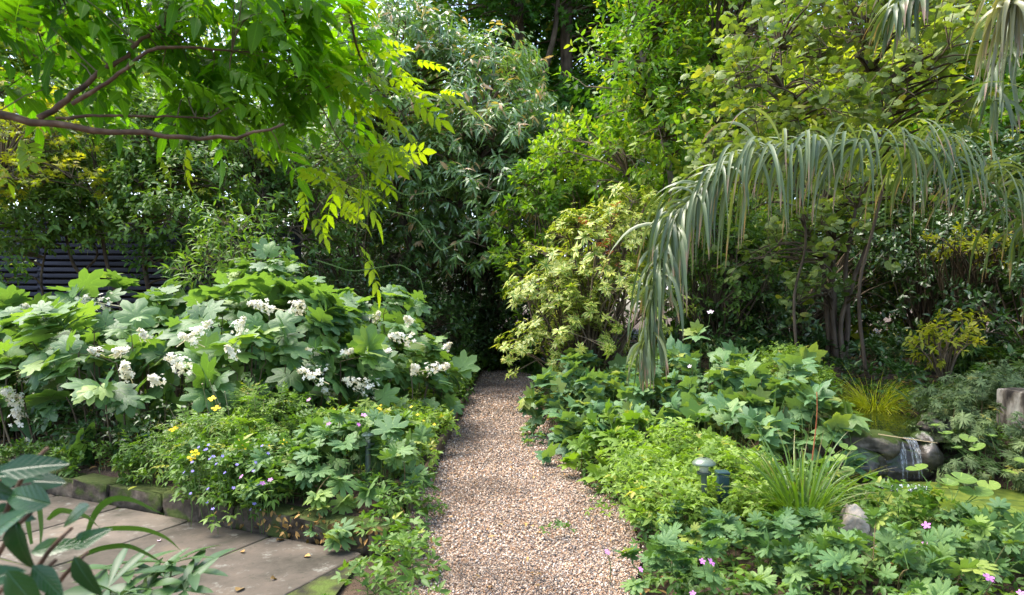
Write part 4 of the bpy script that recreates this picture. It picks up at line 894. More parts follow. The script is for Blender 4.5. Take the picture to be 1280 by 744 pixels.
# ---- overhanging branch of the tree by the patio --------------------------------
rng = np.random.default_rng(61)
ot = thing('overhanging_tree', 'tree with long brown branch and bright pinnate leaves overhanging the patio', 'tree', (-3.4, 2.3, 0))
def oc(*p): return [W(a, b, c) for a, b, c in p]
tb = MB(); tube(tb, [(-3.4, 2.3, -.1), (-3.35, 2.3, 1.0), (-3.2, 2.3, 2.0), (-3.1, 2.3, 3.2), (-3.2, 2.2, 4.6)], .13, .07, 10, bump=.04, rng=rng); tb.build('trunk', BARKR, ot)
def smooth(P, n=24):
    P = np.array(P); ts = np.linspace(0, 1, len(P)); tf = np.linspace(0, 1, n); Q = np.stack([np.interp(tf, ts, P[:, k]) for k in range(3)], -1)
    for _ in range(3): Q[1:-1] = (Q[:-2] + 2 * Q[1:-1] + Q[2:]) / 4
    return Q
limbs = [([(-3.18, 2.3, 2.0)] + oc((-120, 140, 2.3), (0, 147, 2.3), (50, 150, 2.3), (100, 165, 2.3), (170, 166, 2.3), (230, 176, 2.3), (300, 172, 2.3), (355, 155, 2.35)), .019, .004, 1),
         (oc((48, 148, 2.3), (90, 122, 2.32), (125, 88, 2.35), (152, 78, 2.37), (180, 45, 2.4), (205, 30, 2.42)), .011, .006, 1),
         (oc((90, 130, 2.3), (140, 100, 2.3), (185, 62, 2.3), (215, 58, 2.35), (290, 64, 2.45)), .008, .004, 1),
         (oc((70, 148, 2.3), (130, 144, 2.35), (200, 146, 2.4), (262, 148, 2.45)), .006, .003, 1),
         ([(-3.1, 2.3, 3.0)] + oc((-60, -60, 2.3), (60, -40, 2.4), (200, -60, 2.5), (330, -60, 2.6), (430, -20, 2.7)), .03, .008, 1),
         (oc((340, -60, 2.6), (352, 10, 2.7), (372, 70, 2.75), (392, 115, 2.8), (420, 170, 2.8), (455, 215, 2.85)), .005, .002, 1),
         (oc((430, -20, 2.7), (445, 60, 2.8), (470, 110, 2.9), (500, 140, 2.9)), .006, .002, 1),
         (oc((455, 205, 2.85), (480, 228, 2.85), (505, 245, 2.85), (560, 238, 2.8), (578, 215, 2.8), (580, 190, 2.8)), .0028, .0012, 0),
         (oc((480, 262, 2.85), (520, 272, 2.85), (540, 300, 2.85), (552, 314, 2.85), (570, 305, 2.8), (592, 291, 2.8)), .0026, .0014, 0),
         (oc((395, 325, 2.85), (440, 340, 2.85), (500, 330, 2.85), (525, 345, 2.85), (532, 375, 2.85)), .0024, .001, 0)]
br = MB(); LP = []
for P, r0, r1, has in limbs:
    if not has:
        td = MB(); tube(td, smooth(P, 40), r0 * 1.15, r1 * 1.2, 6); td.build('tendril', GSTEM, ot); continue
    Q = smooth(P); Q[1:-1] += rng.normal(size=(len(Q) - 2, 3)) * r0 * .28; tube(br, Q, r0, r1, 7, bump=.09, rng=rng)
    if has: LP.append(Q[2:])
br.build('branches', BARKR, ot)
LP = np.concatenate(LP)
mb = MB(); sh = MB()
fill = [E(70, 20, 2.5, 110, 50, .45), E(20, 70, 2.5, 70, 55, .45), E(200, 10, 2.6, 130, 48, .5), E(300, 55, 2.7, 100, 60, .45), E(380, 30, 2.8, 80, 65, .45), E(170, 95, 2.6, 90, 34, .35), E(260, 115, 2.6, 90, 34, .35), E(370, 100, 2.8, 60, 45, .4), E(300, 150, 2.7, 60, 16, .3), E(60, -60, 2.6, 200, 60, .7), E(300, -50, 2.8, 160, 60, .7)]
B = np.array(fill); ar = B[:, 3] * B[:, 5]; n = 680; bi = rng.choice(len(B), n, p=ar / ar.sum())
P = B[bi, :3] + rdir(rng, n) * B[bi, 3:] * (rng.random((n, 1)) ** .4)
out = nrm(A(.75, -.1, -.10) + rng.normal(size=(n, 3)) * A(.6, .9, .18))
ln = .155 * np.clip(1 + .2 * rng.normal(size=n), .6, 1.4)
zz = UP + rng.normal(size=(n, 3)) * .32; cc = np.clip(.25 + .45 * rng.random(n) + .3 * sm(-1.6, -.4, P[:, 0]), 0, 1); h_ = n // 2  # leaves lighter towards the right, a backlit look put into their colour value
place(mb, PIN, P[:h_], out[:h_], zz[:h_], ln[:h_], rng, cc[:h_]); place(mb, PIN3, P[h_:], out[h_:], zz[h_:], ln[h_:], rng, cc[h_:])
D = np.linalg.norm(LP[None] - P[:, None], axis=2); kk = rng.choice(n, 420, replace=False); twigs(sh, LP[D.argmin(1)][kk], P[kk], .003, .0012, rng, .08, 4)
hang = [(498, 100, 1, -.1), (470, 92, .6, .5), (535, 75, .9, .35), (455, 130, .9, -.1), (480, 150, 1, .1), (500, 148, 1, 0), (460, 170, .9, -.3), (560, 110, .5, .6), (480, 60, .4, .9), (440, 210, .8, -.4), (460, 235, .8, -.3),
        (420, 240, .5, -.5), (400, 215, .8, -.5), (465, 215, 1, .2), (445, 265, 1, -.25), (420, 290, -.8, -.5), (460, 310, .8, -.5), (430, 300, .9, -.4), (400, 275, .7, -.6), (475, 275, .9, 0), (490, 45, .8, .6), (440, 285, .5, -.8), (385, 250, .3, -.9),
        (455, 290, .7, -.3), (410, 245, -.6, -.4), (380, 200, .5, -.6), (430, 225, .9, -.1), (450, 195, 1, .1), (470, 240, .9, -.2), (440, 320, .8, -.3), (415, 195, .8, -.4), (15, 185, -.3, -.9), (5, 205, .7, -.4), (35, 190, .3, -.9), (210, 205, .4, -.9), (295, 205, .4, -.8), (365, 190, .8, -.4),
        (225, 195, -.4, -.8), (330, 190, .6, -.5), (400, 325, -.6, -.3), (470, 330, .4, -.4)]
for px, py, dx, dz in [h_ for k_, h_ in enumerate(hang) if h_[1] < 200 or k_ % 2 == 0]:
    p = W(px, py, 2.85 + rng.normal() * .08) if px > 380 else W(px, py, 2.4)
    s_ = rng.uniform(.10, .14); d = nrm(A(dx, rng.normal() * .4, dz * .55)); p0 = p - d * s_ * .5
    place(mb, PIN if rng.random() < .5 else PIN3, [p0], d, A(-.1, -.25, 1) + rng.normal(size=3) * .22, s_, rng, .9, .35 + .4 * rng.random())
    j = np.linalg.norm(LP - p0, axis=1).argmin()
    if np.linalg.norm(LP[j] - p0) < .45: twigs(sh, [LP[j]], [p0], .0025, .0012, rng, .1, 4)
B = np.array([E(505, 100, 2.85, 60, 55, .3), E(440, 60, 2.8, 50, 60, .3), E(455, 180, 2.85, 40, 50, .25), E(415, 235, 2.85, 40, 40, .25)]); n = 46; bi = rng.integers(0, 4, n)
P = B[bi, :3] + rdir(rng, n) * B[bi, 3:] * (rng.random((n, 1)) ** .5)
place(mb, PIN, P, nrm(A(.8, -.1, -.05) + rng.normal(size=(n, 3)) * A(.5, .7, .3)), UP + rng.normal(size=(n, 3)) * .45, rng.uniform(.11, .18, n), rng, .9, .3 + .5 * rng.random(n))
mb.build('crown', L_OVER, ot); sh.build('twigs', TWIG, ot)

# ---- palms ---------------------------------------------------------------------
def frond(o, P, rng, ll, w, mat, dens=26, lean=(0, 0, 0), grav=2.2, r0=.012, n0=.12, tipl=.35, outd=.55, rlean=0):
    Q = smooth(P, 60); d = nrm(np.gradient(Q, axis=0)); mb = MB(); tube(mb, Q, r0, .003, 6)
    fr = mb.build('frond', GSTEM, o)
    L = np.linalg.norm(np.diff(Q, axis=0), axis=1).sum(); n = int(L * dens); lf = MB()
    for s in (-1, 1):
        t = np.sort(rng.uniform(n0, 1, n)); idx = np.clip((t * 59).astype(int), 0, 59); p = Q[idx] + rng.normal(size=(n, 3)) * .004; dd = d[idx]
        sd_ = nrm(np.cross(dd, UP + 0 * dd)) * s
        D = nrm(sd_ * outd * (1 - .5 * t[:, None]) + dd * .55 * (1 - rlean * sm(.75, .3, t))[:, None] + A(.55, 0, 0) * rlean * sm(.7, .2, t)[:, None] + UP * (.30 - .1 * t[:, None]) + np.array(lean) + rng.normal(size=(n, 3)) * .2)
        le = ll * (1 - (1 - tipl) * np.clip((t - .55) / .45, 0, 1) ** 1.5) * np.clip(.7 + 2.0 * t, 0, 1) * rng.uniform(.55, 1.15, n); cl_ = np.sin(t * 31 + s) * .35 + np.sin(t * 73) * .2; D = nrm(D + dd * cl_[:, None] + UP * (rng.random((n, 1)) < .12) * .45)
        ribbons(lf, p, D, le, w * rng.uniform(.7, 1.15, n), 12, grav * rng.uniform(.7, 1.45, n), rng, .22, side=np.cross(D, np.cross(dd, D)) * 0 + dd, peak=.35, base=.6)
    lf.build('leaflets', mat, fr)
rng = np.random.default_rng(71)
pb = A(3.75, 4.5, T(3.75, 4.5))
pa = thing('feather_palm', 'feather palm whose long arching frond hangs over the geraniums', 'palm', pb)
mb = MB(); tube(mb, [pb - A(0, 0, .1), pb + A(0, 0, .5), pb + A(-.05, 0, 1.0)], .16, .13, 12, bump=.08, rng=rng); mb.build('trunk', BARK, pa)
cr = pb + A(-.05, 0, .95)
frond(pa, [cr] + oc((1320, 330, 4.45), (1272, 262, 4.4), (1215, 210, 4.35), (1150, 184, 4.3), (1080, 178, 4.25), (1000, 184, 4.2), (930, 198, 4.15), (872, 236, 4.1), (836, 290, 4.05), (820, 350, 4.0), (812, 410, 4.0), (806, 440, 4.0)), rng, .70, .021, L_PALM, dens=52, grav=3.8, outd=.36, r0=.014, lean=(.0, 0, 0), n0=.08, rlean=.45)
for q4 in ([cr, cr + A(.5, .4, .9), cr + A(1.2, .8, 1.0), cr + A(1.9, 1.1, .3)], [cr, cr + A(.3, -.6, .8), cr + A(.9, -1.3, .8), cr + A(1.5, -1.8, .1)]):
    frond(pa, q4, rng, .5, .03, L_PALM, dens=22)
p2 = A(3.6, 3.3, T(3.6, 3.3))
pb2 = thing('tall_palm', 'taller palm with grey-green fronds hanging into the top corner', 'palm', p2)
mb = MB(); tube(mb, [p2 - A(0, 0, .1), p2 + A(.1, 0, 1.6), p2 + A(.1, 0, 3.4)], .17, .12, 12, bump=.08, rng=rng); mb.build('trunk', BARK, pb2)
c2 = p2 + A(.1, 0, 3.35)
frond(pb2, [c2] + oc((1520, -150, 3.2), (1420, -110, 3.1), (1340, -70, 3.0), (1290, -30, 2.95), (1262, 10, 2.9)), rng, .48, .026, L_PALMD, dens=44, grav=3.6, outd=.35, n0=.3, tipl=.8)
frond(pb2, [c2] + oc((1560, -170, 3.8), (1400, -170, 4.3), (1260, -110, 4.8), (1170, -40, 5.0), (1120, 10, 5.0)), rng, .65, .035, L_PALM, dens=30, n0=.3, tipl=.7)
frond(pb2, [c2] + oc((1520, -160, 3.6), (1400, -140, 4.0), (1320, -60, 4.4), (1262, 60, 4.6), (1240, 130, 4.6)), rng, .65, .03, L_PALM, dens=22, n0=.3, tipl=.6)
for q4 in ([c2, c2 + A(.6, .4, .6), c2 + A(1.3, .8, .3), c2 + A(1.8, 1.0, -.5)], [c2, c2 + A(.3, -.7, .6), c2 + A(.5, -1.5, .4), c2 + A(.7, -2.0, -.4)]):
    frond(pb2, q4, rng, .5, .03, L_PALM, dens=20)

# ---- ground layer ----------------------------------------------------------------
def mound(name, label, cat, blobs, t, size, mat, seed, lai=3, lump=.18, m=5, L=.07, flowers=(), part='foliage', group=None, **kw):
    """low plant; blobs are (x, y, rx, ry, height) standing on the soil"""
    bl = [(x, y, T(x, y) + h * .12, rx, ry, h * .88) for x, y, rx, ry, h in blobs]
    o, rng, pos, out = plant(name, label, cat, (blobs[0][0], blobs[0][1]), bl, t, size, mat, lai=lai, lump=lump, m=m, L=L, seed=seed, bark=GSTEM, ground=True, part=part, tw=kw.pop('tw', .0028), group=group, **kw)
    return o, rng, pos, out
def flower(o, p, rng, t, s, mat, base=None, face=None, name='flower'):
    fm = MB(); p = np.array(p, float); n_ = nrm(face if face is not None else A(rng.normal() * .4, -.5, .8))
    place(fm, t, [p], np.cross(n_, A(1, .1, 0)), n_, s, rng, rng.random(), mi=0); fm.add(p + OCT.v * s * .09, OCT.f, None, .5, None, 1)
    b = p + A(rng.normal() * .03, .04, -.22) if base is None else base
    tube(fm, [p, (p + b) / 2 + A(.01, 0, .01), b], .0016, .002, 4, mi=2); fm.build(name, [mat, F_CREAM, GSTEM], o)
GK = dict(spread=.9, droop=.1, up=.95, jn=.25, svar=.3)
def gm(px, py, w, d, h, z=0.1):     # blob given by where its foot stands in the photograph
    p = G(px, py, z); return (p[0], p[1], w, d, h)
# right of the path
o, r_, *_ = mound('anemone_clump', 'big clump of dark lobed leaves spilling onto the path below the palm tip', 'perennial', [(.78, 7.6, .52, .75, .72), (1.25, 6.9, .55, .7, .70), (1.0, 8.2, .5, .6, .8), (.92, 6.5, .42, .4, .50), (1.55, 7.5, .5, .6, .8), (.62, 6.3, .22, .3, .34)], ANE, .185, L_ANE, 81, lai=3.6, young=.10, **GK)
flower(o, W(835, 360, 7.4), r_, P5, .07, F_PALEP); flower(o, W(822, 358, 7.5), r_, P5, .05, F_PALEP); 
o, r_, *_ = mound('anemone_clump', 'tall clump of broad grey-green lobed leaves behind the garden lamp', 'perennial', [(1.9, 6.3, .50, .5, .80), (2.35, 6.2, .48, .5, .70), (1.75, 5.7, .42, .4, .55), (2.1, 7.2, .5, .5, .95), (2.5, 5.8, .3, .3, .50), (2.25, 5.4, .42, .3, .45)], ANE, .20, L_ANE, 82, lai=3.2, young=.16, **GK)
flower(o, W(888, 390, 7.0), r_, P5, .07, F_PALEP); flower(o, W(862, 458, 6.4), r_, P5, .05, F_PALEP)
mound('anemone_clump', 'smaller paler lobed-leaf clump at the gravel edge below the big dark clump', 'perennial', [(.62, 5.7, .22, .34, .30), (.74, 5.3, .16, .25, .22), (1.08, 5.9, .34, .36, .44), (1.5, 5.8, .34, .36, .50)], ANE, .15, L_GERY, 83, lai=2.6, **GK)
mound('mint_patch', 'bright light green patch of small leaves in front of the multi-stemmed tree', 'perennial', [(3.0, 7.6, .5, .5, .42), (2.75, 7.2, .42, .45, .42), (3.25, 7.9, .35, .4, .35)], TRIP, .09, L_MINT, 84, lai=4.5, lump=.12, m=7, L=.14, ntw=900, **GK)
mound('ground_elder', 'mounded light green cover of small three-part leaves next to the gravel', 'perennial', [(.98, 4.75, .32, .55, .30), (1.4, 4.9, .34, .5, .34), (1.2, 5.3, .4, .35, .34), (1.0, 4.15, .22, .4, .22), (1.5, 4.4, .3, .3, .25)], TRIP, .085, L_MINT, 85, lai=4.2, lump=.12, m=6, L=.08, ntw=700, **GK)
o, r_, *_ = mound('geranium_patch', 'wide carpet of cut-leaved geraniums with pink flowers along the bottom', 'perennial',
      [(1.5, 3.6, .42, .42, .24), (2.1, 3.65, .45, .45, .27), (2.75, 3.7, .5, .42, .15), (1.0, 3.3, .38, .35, .14), (.72, 3.45, .14, .25, .08), (.80, 3.9, .12, .25, .10), (1.75, 3.15, .4, .3, .22), (2.4, 3.1, .5, .35, .24), (3.1, 3.3, .5, .40, .20), (1.05, 3.75, .2, .3, .15), (3.4, 3.85, .5, .3, .10)], GER, .115, L_GER, 86, clip=cliprock, lai=4.6, lump=.15, young=.05, **GK)
for px, py, Y, s in ((1158, 657, 3.9, .05), (1159, 680, 3.75, .05), (1236, 722, 3.45, .062), (889, 703, 3.35, .045), (878, 702, 3.4, .04), (759, 690, 3.55, .035), (801, 712, 3.4, .035), (1276, 742, 3.3, .04), (866, 742, 3.25, .03)):
    flower(o, W(px, py, Y * .9), r_, P5, s * .95, F_PINK, base=W(px, py, Y * .9) * A(1, 1, 0) + A(.02, .05, .08))
mound('low_cranesbill', 'low pale green leafy patch between the lamp and the pond', 'perennial', [(1.85, 4.7, .35, .4, .25), (2.3, 4.75, .35, .35, .25), (2.25, 4.3, .4, .3, .18), (1.75, 4.25, .3, .3, .18), (2.5, 4.2, .25, .18, .08), (3.0, 4.12, .5, .12, .04)], TRI, .10, L_LOW, 87, lai=3.2, lump=.13, young=.06, **GK)
mound('woodland_cover', 'dark green leafy cover under the trees beyond the anemones', 'ground cover', [(2.3, 8.6, .8, .6, .35), (3.6, 9.0, .8, .6, .25), (4.8, 8.8, .8, .6, .3), (5.8, 8.2, .8, .6, .35), (1.7, 9.3, .7, .6, .4), (4.3, 8.0, .5, .4, .18), (6.4, 7.2, .8, .8, .35), (5.3, 9.9, 1, .7, .4), (3.2, 10.2, 1, .7, .4)], OV2, .10, L_IVY, 88, lai=3.4, lump=.25, m=7, ntw=300, **GK)
mound('feathery_spurge', 'feathery grey-green spurge mounded on the pond bank', 'perennial', [(4.45, 6.5, .42, .45, .45), (4.0, 6.0, .28, .35, .40), (5.0, 6.8, .4, .4, .45), (4.1, 5.6, .28, .25, .34)], STAR, .10, L_FEATH, 89, lai=4.2, lump=.14, m=5, L=.12, spread=.35, droop=-.5, up=0, jn=.3, ntw=900)
mound('feathery_spurge', 'second feathery spurge trailing towards the duckweed beside the post', 'perennial', [(3.85, 5.55, .25, .25, .36), (4.15, 5.2, .28, .3, .36), (4.5, 5.3, .3, .25, .26), (4.3, 4.8, .3, .25, .30), (4.0, 4.75, .16, .2, .20)], STAR, .095, L_FEATH, 90, lai=3.6, lump=.14, m=5, L=.12, spread=.35, droop=-.5, up=0, jn=.3, ntw=500)
mound('spiky_spurge', 'dark spurge with long narrow leaves in whorls beyond the post', 'perennial', [(6.0, 8.3, .5, .5, .75), (5.5, 8.2, .35, .35, .55)], STAR, .30, L_LGREEN, 91, lai=1.6, lump=.2, m=2, L=.12, spread=.25, droop=-.6, up=0, jn=.2)
mound('pond_herb', 'bright lobed leaves near the golden shrub and the spurge', 'perennial', [(5.1, 7.3, .35, .35, .35), (5.5, 7.0, .35, .3, .3)], GER, .15, L_LGREEN, 92, lai=2.6, **GK)
# grasses and straps
def tuft(name, label, cat, c, n, L, w, grav, mat, seed, spread=.5, r=.06, segs=12, group=None):
    rng = np.random.default_rng(seed); c = A(c[0], c[1], T(c[0], c[1]) - .01); o = thing(name, label, cat, c, group); mb = MB()
    a = rng.random(n) * tau; e = np.stack([np.cos(a), np.sin(a), 0 * a], -1)
    D = nrm(UP + e * spread * rng.uniform(.3, 1.3, (n, 1)))
    ribbons(mb, c + e * r * rng.random((n, 1)), D, L * rng.uniform(.55, 1.15, n), w * rng.uniform(.7, 1.3, n), segs, grav * rng.uniform(.5, 1.4, n), rng, .2); mb.build('blades', mat, o); return o
tuft('sedge_clump', 'golden yellow sedge clump at the head of the upper pool', 'grass clump', W(1092, 505, 7.5)[:2], 560, .62, .007, 2.0, L_SEDGE, 101, .8, .12)
tuft('grass_clump', 'arching green grass clump in the geraniums below the lamp', 'grass clump', (1.72, 4.05), 150, .66, .013, 1.5, L_GRASS, 102, .45, .07)
tuft('grass_clump', 'broader leaved lily clump between the lamp and the pond', 'grass clump', (2.02, 4.85), 80, .6, .024, 2.1, L_GRASS, 103, .9, .06)
tuft('iris_clump', 'few upright broad iris leaves behind the upper pool', 'iris', W(1160, 507, 7.0)[:2], 9, .42, .045, 1.2, L_GRASS, 104, .7, .12)
tuft('grass_clump', 'thin grassy blades by the duckweed', 'grass clump', (2.5, 4.95), 60, .40, .010, 1.6, L_GRASS, 105, .8, .08)
# marsh plants: round leaves on stalks
rng = np.random.default_rng(106)
mp_ = thing('marsh_marigold', 'round leaves held on long stalks above the duckweed', 'pond plant', (2.95, 4.62, LZ), 'marsh plants at the pond')
def stalked(o, lst, t, mat, s, foot, rng):
    for px, py, Y, k in lst:
        p = W(px, py, Y); f = A(foot[0], foot[1], foot[2]) + rng.normal(size=3) * A(.03, .03, 0); lm = MB()
        c_ = (p + f) / 2 + A((p[0] - f[0]) * .3, 0, .05); tube(lm, smooth([f, c_, p - A(0, 0, .005)], 8), .0035, .0025, 5, mi=1)
        yd = nrm(A(rng.normal() * .5, -1, -.15 + .2 * rng.normal())); place(lm, t, [p - yd * s * k * .1], yd, UP + rng.normal(size=3) * .2 + A(0, -.25, 0), s * k, rng, rng.random(), mi=0)
        lm.build('leaf', [mat, GSTEM], o)
stalked(mp_, [(1146, 584, 4.7, 1.0), (1200, 600, 4.55, 1.25), (1184, 606, 4.7, .9), (1220, 614, 4.5, 1.15), (1236, 606, 4.6, .8), (1132, 636, 4.3, .8), (1270, 640, 4.3, 1.1), (1246, 650, 4.2, .9)], MARSH, L_MARSH, .15, (2.85, 4.45, .02), rng)
mp2 = thing('marsh_marigold', 'round leaves crowded under the spurge on the far pond bank', 'pond plant', (4.0, 5.35, .05), 'marsh plants at the pond')
stalked(mp2, [(1210, 548, 5.3, 1.0), (1222, 560, 5.2, .9), (1182, 542, 5.4, .8), (1168, 532, 5.5, .7), (1238, 545, 5.3, .7), (1196, 560, 5.25, .6), (1282, 576, 4.9, 1), (1262, 590, 4.9, .7)], MARSH, L_MARSH, .13, (4.0, 5.35, .05), rng)
mp3 = thing('marsh_marigold', 'round grey-green leaves in front of the mossy rocks', 'pond plant', (2.35, 5.1, .0), 'marsh plants at the pond')
stalked(mp3, [(1045, 575, 4.9, 1.0), (1060, 560, 5.2, .8), (1032, 560, 5.1, .8), (1025, 600, 4.7, .9), (1056, 590, 4.9, .9), (1056, 528, 5.9, .9), (1036, 516, 6.3, .8)], MARSH, L_MARSH, .14, (2.3, 5.0, .02), rng)
rng = np.random.default_rng(107)
mb = MB(); tube(mb, smooth([A(1.86, 4.25, .05), W(1012, 600, 4.2), W(1022, 520, 4.2), W(1021, 490, 4.2)], 14), .006, .003, 6)
o = tag(mb.build('dry_stalk', surf('red_stalk', [(.3, (.25, .07, .025)), (.7, (.40, .16, .07))], 20)), 'single orange brown stalk standing beside the pond', 'dry stalk')
mb = MB(); tube(mb, smooth([W(1098, 543, 5.6), W(1130, 548, 5.45), W(1172, 554, 5.3)], 10), .005, .003, 6)
tag(mb.build('fallen_stick', DRY), 'pale stick lying across the top of the waterfall', 'stick')

# left of the path
o, r_, *_ = mound('geranium_cushion', 'large cushion of grey-green cut leaves leaning over the kerb', 'perennial', [(-1.18, 4.62, .44, .44, .50), (-.92, 4.6, .30, .36, .42), (-1.42, 4.66, .34, .3, .38), (-1.0, 5.1, .4, .35, .42)], GER, .165, L_GER, 111, lai=3.2, lump=.16, m=4, spread=.9, droop=.3, up=.85, jn=.25, svar=.3)
for px, py in ((302, 596), (455, 519), (411, 530), (448, 531), (328, 604), (461, 653), (338, 600), (386, 500)): flower(o, W(px, py, 4.15 if py > 560 else 4.45), r_, P5, .035, F_PINK)
o, r_, *_ = mound('welsh_poppy', 'ferny light green poppy clump with yellow flowers at the kerb', 'perennial', [(-2.2, 5.0, .36, .3, .52), (-1.85, 4.95, .34, .28, .42), (-2.45, 5.15, .3, .25, .35), (-2.0, 5.3, .4, .3, .55)], PIN_S, .12, L_GERY, 112, lai=3.8, lump=.13, m=5, young=.06, **GK)
for px, py, Y in ((265, 498, 5.1), (270, 510, 5.1), (217, 536, 5.1), (244, 566, 4.75), (300, 550, 5.0), (240, 572, 4.75), (303, 560, 4.9), (355, 552, 5), (332, 557, 5)): flower(o, W(px, py, Y * .94), r_, P4, .065, F_YEL)
o, r_, *_ = mound('bellflower', 'trailing leafy plant with small violet flowers spilling over the kerb', 'perennial', [(-1.80, 4.50, .30, .17, .36), (-1.58, 4.48, .2, .2, .34), (-2.1, 4.66, .22, .16, .28), (-1.72, 4.34, .10, .08, .16)], TRI, .09, L_LOW, 113, lai=3.6, lump=.1, m=5, **GK)
for k in range(26): flower(o, W(r_.uniform(225, 345), r_.uniform(555, 640), 4.22 + r_.normal() * .06), r_, P5, .024, F_BLUE)
o, r_, *_ = mound('yellow_loosestrife', 'low yellow-green leafy plants between hydrangea and path', 'perennial', [(-1.15, 5.9, .36, .5, .34), (-.92, 6.6, .22, .5, .26), (-1.0, 7.5, .22, .5, .28), (-1.5, 5.7, .4, .4, .4), (-.92, 5.5, .2, .35, .26), (-1.3, 6.5, .4, .4, .32)], TRI, .085, L_MINT, 114, lai=4, lump=.13, m=6, young=.12, **GK)
for k in range(12):
    a = r_.uniform(430, 545); flower(o, W(a, r_.uniform(505, 535), r_.uniform(5.3, 6.2)), r_, P4, .03, F_YEL)
mound('edge_herb', 'dark leafy herb at the far edge of the path by the timber edging', 'perennial', [(-.92, 8.7, .22, .6, .36), (-.90, 9.9, .22, .6, .38), (-1.0, 11.2, .3, .6, .42), (-.95, 12.6, .3, .6, .4)], OV2, .08, L_LOW, 115, lai=4, lump=.14, m=7, **GK)
o, r_, *_ = mound('strawberry_patch', 'low leafy plants creeping from patio corner onto the gravel', 'ground cover', [(-.72, 3.95, .15, .2, .13), (-.60, 3.55, .12, .22, .11), (-.52, 3.25, .10, .2, .08), (-.80, 4.25, .18, .16, .17), (-.68, 3.2, .10, .2, .08), (-.68, 4.45, .12, .2, .16)], TRI, .085, L_LOW, 116, lai=3.0, lump=.1, m=5, **GK)
mound('path_end_herb', 'leafy green plants closing the far end of the gravel path', 'perennial', [(-.5, 15.0, .35, .3, .35), (.15, 15.4, .5, .3, .5), (.6, 14.6, .3, .5, .4), (-.35, 15.9, .5, .3, .9)], OV2, .11, L_LOW, 130, lai=4, lump=.16, m=7, **GK)
mound('creeping_herb', 'small leafy creeper trailing over the mossy kerb below the shaded hydrangea', 'ground cover', [(-2.75, 4.98, .22, .10, .16), (-3.3, 5.25, .25, .10, .14), (-3.9, 5.5, .3, .10, .16), (-2.4, 4.80, .16, .08, .14)], OV2, .05, L_LOW, 119, lai=3, lump=.08, m=6, L=.06, **GK)
mound('geranium_seedling', 'young geranium leaves growing at the foot of the kerb', 'perennial', [(-1.05, 4.0, .12, .08, .10)], GER, .12, L_GER, 117, lai=2.2, lump=.08, m=3, **GK)
mound('spiky_spurge', 'spiky pale green spurge spikes behind the geranium cushion', 'perennial', [(-1.65, 5.5, .12, .12, .62), (-1.35, 5.6, .1, .1, .45)], STAR, .26, L_LGREEN, 118, lai=2.0, lump=.12, m=3, L=.14, spread=.2, droop=-.7, up=0, jn=.15)
for k, (x, y, lb, mt) in enumerate(((.10, 7.0, 'tiny dark rosette growing in the gravel near the big lobed clump', L_ANE), (.63, 4.55, 'small green seedling in the gravel by the path edge', L_MINT), (.62, 4.85, 'pale seedling tuft on the gravel beneath the lobed leaves', L_LOW), (.25, 4.15, 'tiny seedling alone in the middle of the gravel', L_LOW), (.74, 3.85, 'low seedlings at the gravel margin near the geraniums', L_LOW))):
    if k == 0: x, y = .18, 6.9
    mound('seedling', lb, 'seedling', [(x, y, .09, .09, .05 if k else .16)], TRI, .06 if k else .11, mt, 120 + k, lai=2.4, lump=.05, m=4, L=.03, spread=.9, droop=.05, up=1, jn=.2)
# dry stems among the poppies
rng = np.random.default_rng(131); ds = thing('dried_flower_clump', 'thin pale dry flower stems rising behind the yellow poppies', 'dry stems', (-2.1, 5.2, .13)); mb = MB()
P1 = [W(a, b, 5.1) for a, b in ((203, 530), (225, 508), (240, 505), (253, 480), (262, 476), (266, 486), (275, 505), (281, 490), (310, 492), (318, 495), (330, 500), (247, 515), (212, 510), (322, 520))]
P0 = [A(p[0] * .55 - 2.05 * .45 + rng.normal() * .03, 5.15, .14) for p in P1]; twigs(mb, P0, P1, .0026, .0018, rng, .03, 5); mb.build('stems', DRY, ds)
for p in P1[:9]: mb = MB(); place(mb, OCT, [p], UP, A(1, 0, 0), .008, rng); mb.build('seed_head', DRY, ds)

# near the camera, bottom corner
rng = np.random.default_rng(141)
gp = thing('glossy_shrub', 'dark glossy-leaved plant close to the camera at the patio corner', 'shrub', (-1.15, 1.15, 0)); mb = MB()
LV = [(92, 622, 1.15, .12, (-.6, .1, -.35)), (30, 600, 1.1, .15, (-1, 0, .25)), (60, 705, 1.05, .12, (.7, -.1, -.6)), (20, 660, 1.05, .13, (.2, -.3, -1)), (105, 700, 1.1, .13, (.5, -.2, -.75)), (30, 720, 1.0, .14, (.5, 0, -.7)),
      (-10, 640, 1.05, .14, (.4, -.2, .5)), (40, 560, 1.1, .16, (1, .1, .18)), (15, 572, 1.2, .15, (1, .2, .0)), (60, 580, 1.25, .10, (1, .2, -.1)), (-10, 590, 1.1, .14, (.8, .2, -.4)), (70, 660, 1.15, .13, (.8, .2, .2)), (10, 620, 1.15, .12, (.9, .2, -.1)), (80, 740, 1.05, .13, (.6, 0, -.5)), (-20, 700, 1.0, .14, (.7, .1, .2)), (110, 650, 1.2, .10, (.7, .2, .5))]
for px, py, Y, s, d in LV:
    py += 22
    d = nrm(d); s *= .60; p = W(px, py, Y) - d * s * .5; place(mb, GLOSSY, [p], d, A(-.15, -1.1, .6) + rng.normal(size=3) * .2, s, rng, rng.random())
n = 90; P = A(-1.02, 1.28, .57) + rng.normal(size=(n, 3)) * A(.14, .10, .17); place(mb, GLOSSY, P, A(.6, 0, -.2) + rng.normal(size=(n, 3)) * .6, A(0, -.5, 1) + rng.normal(size=(n, 3)) * .3, rng.uniform(.05, .085, n), rng)
mb.build('foliage', L_DGLOSS, gp); mb = MB()
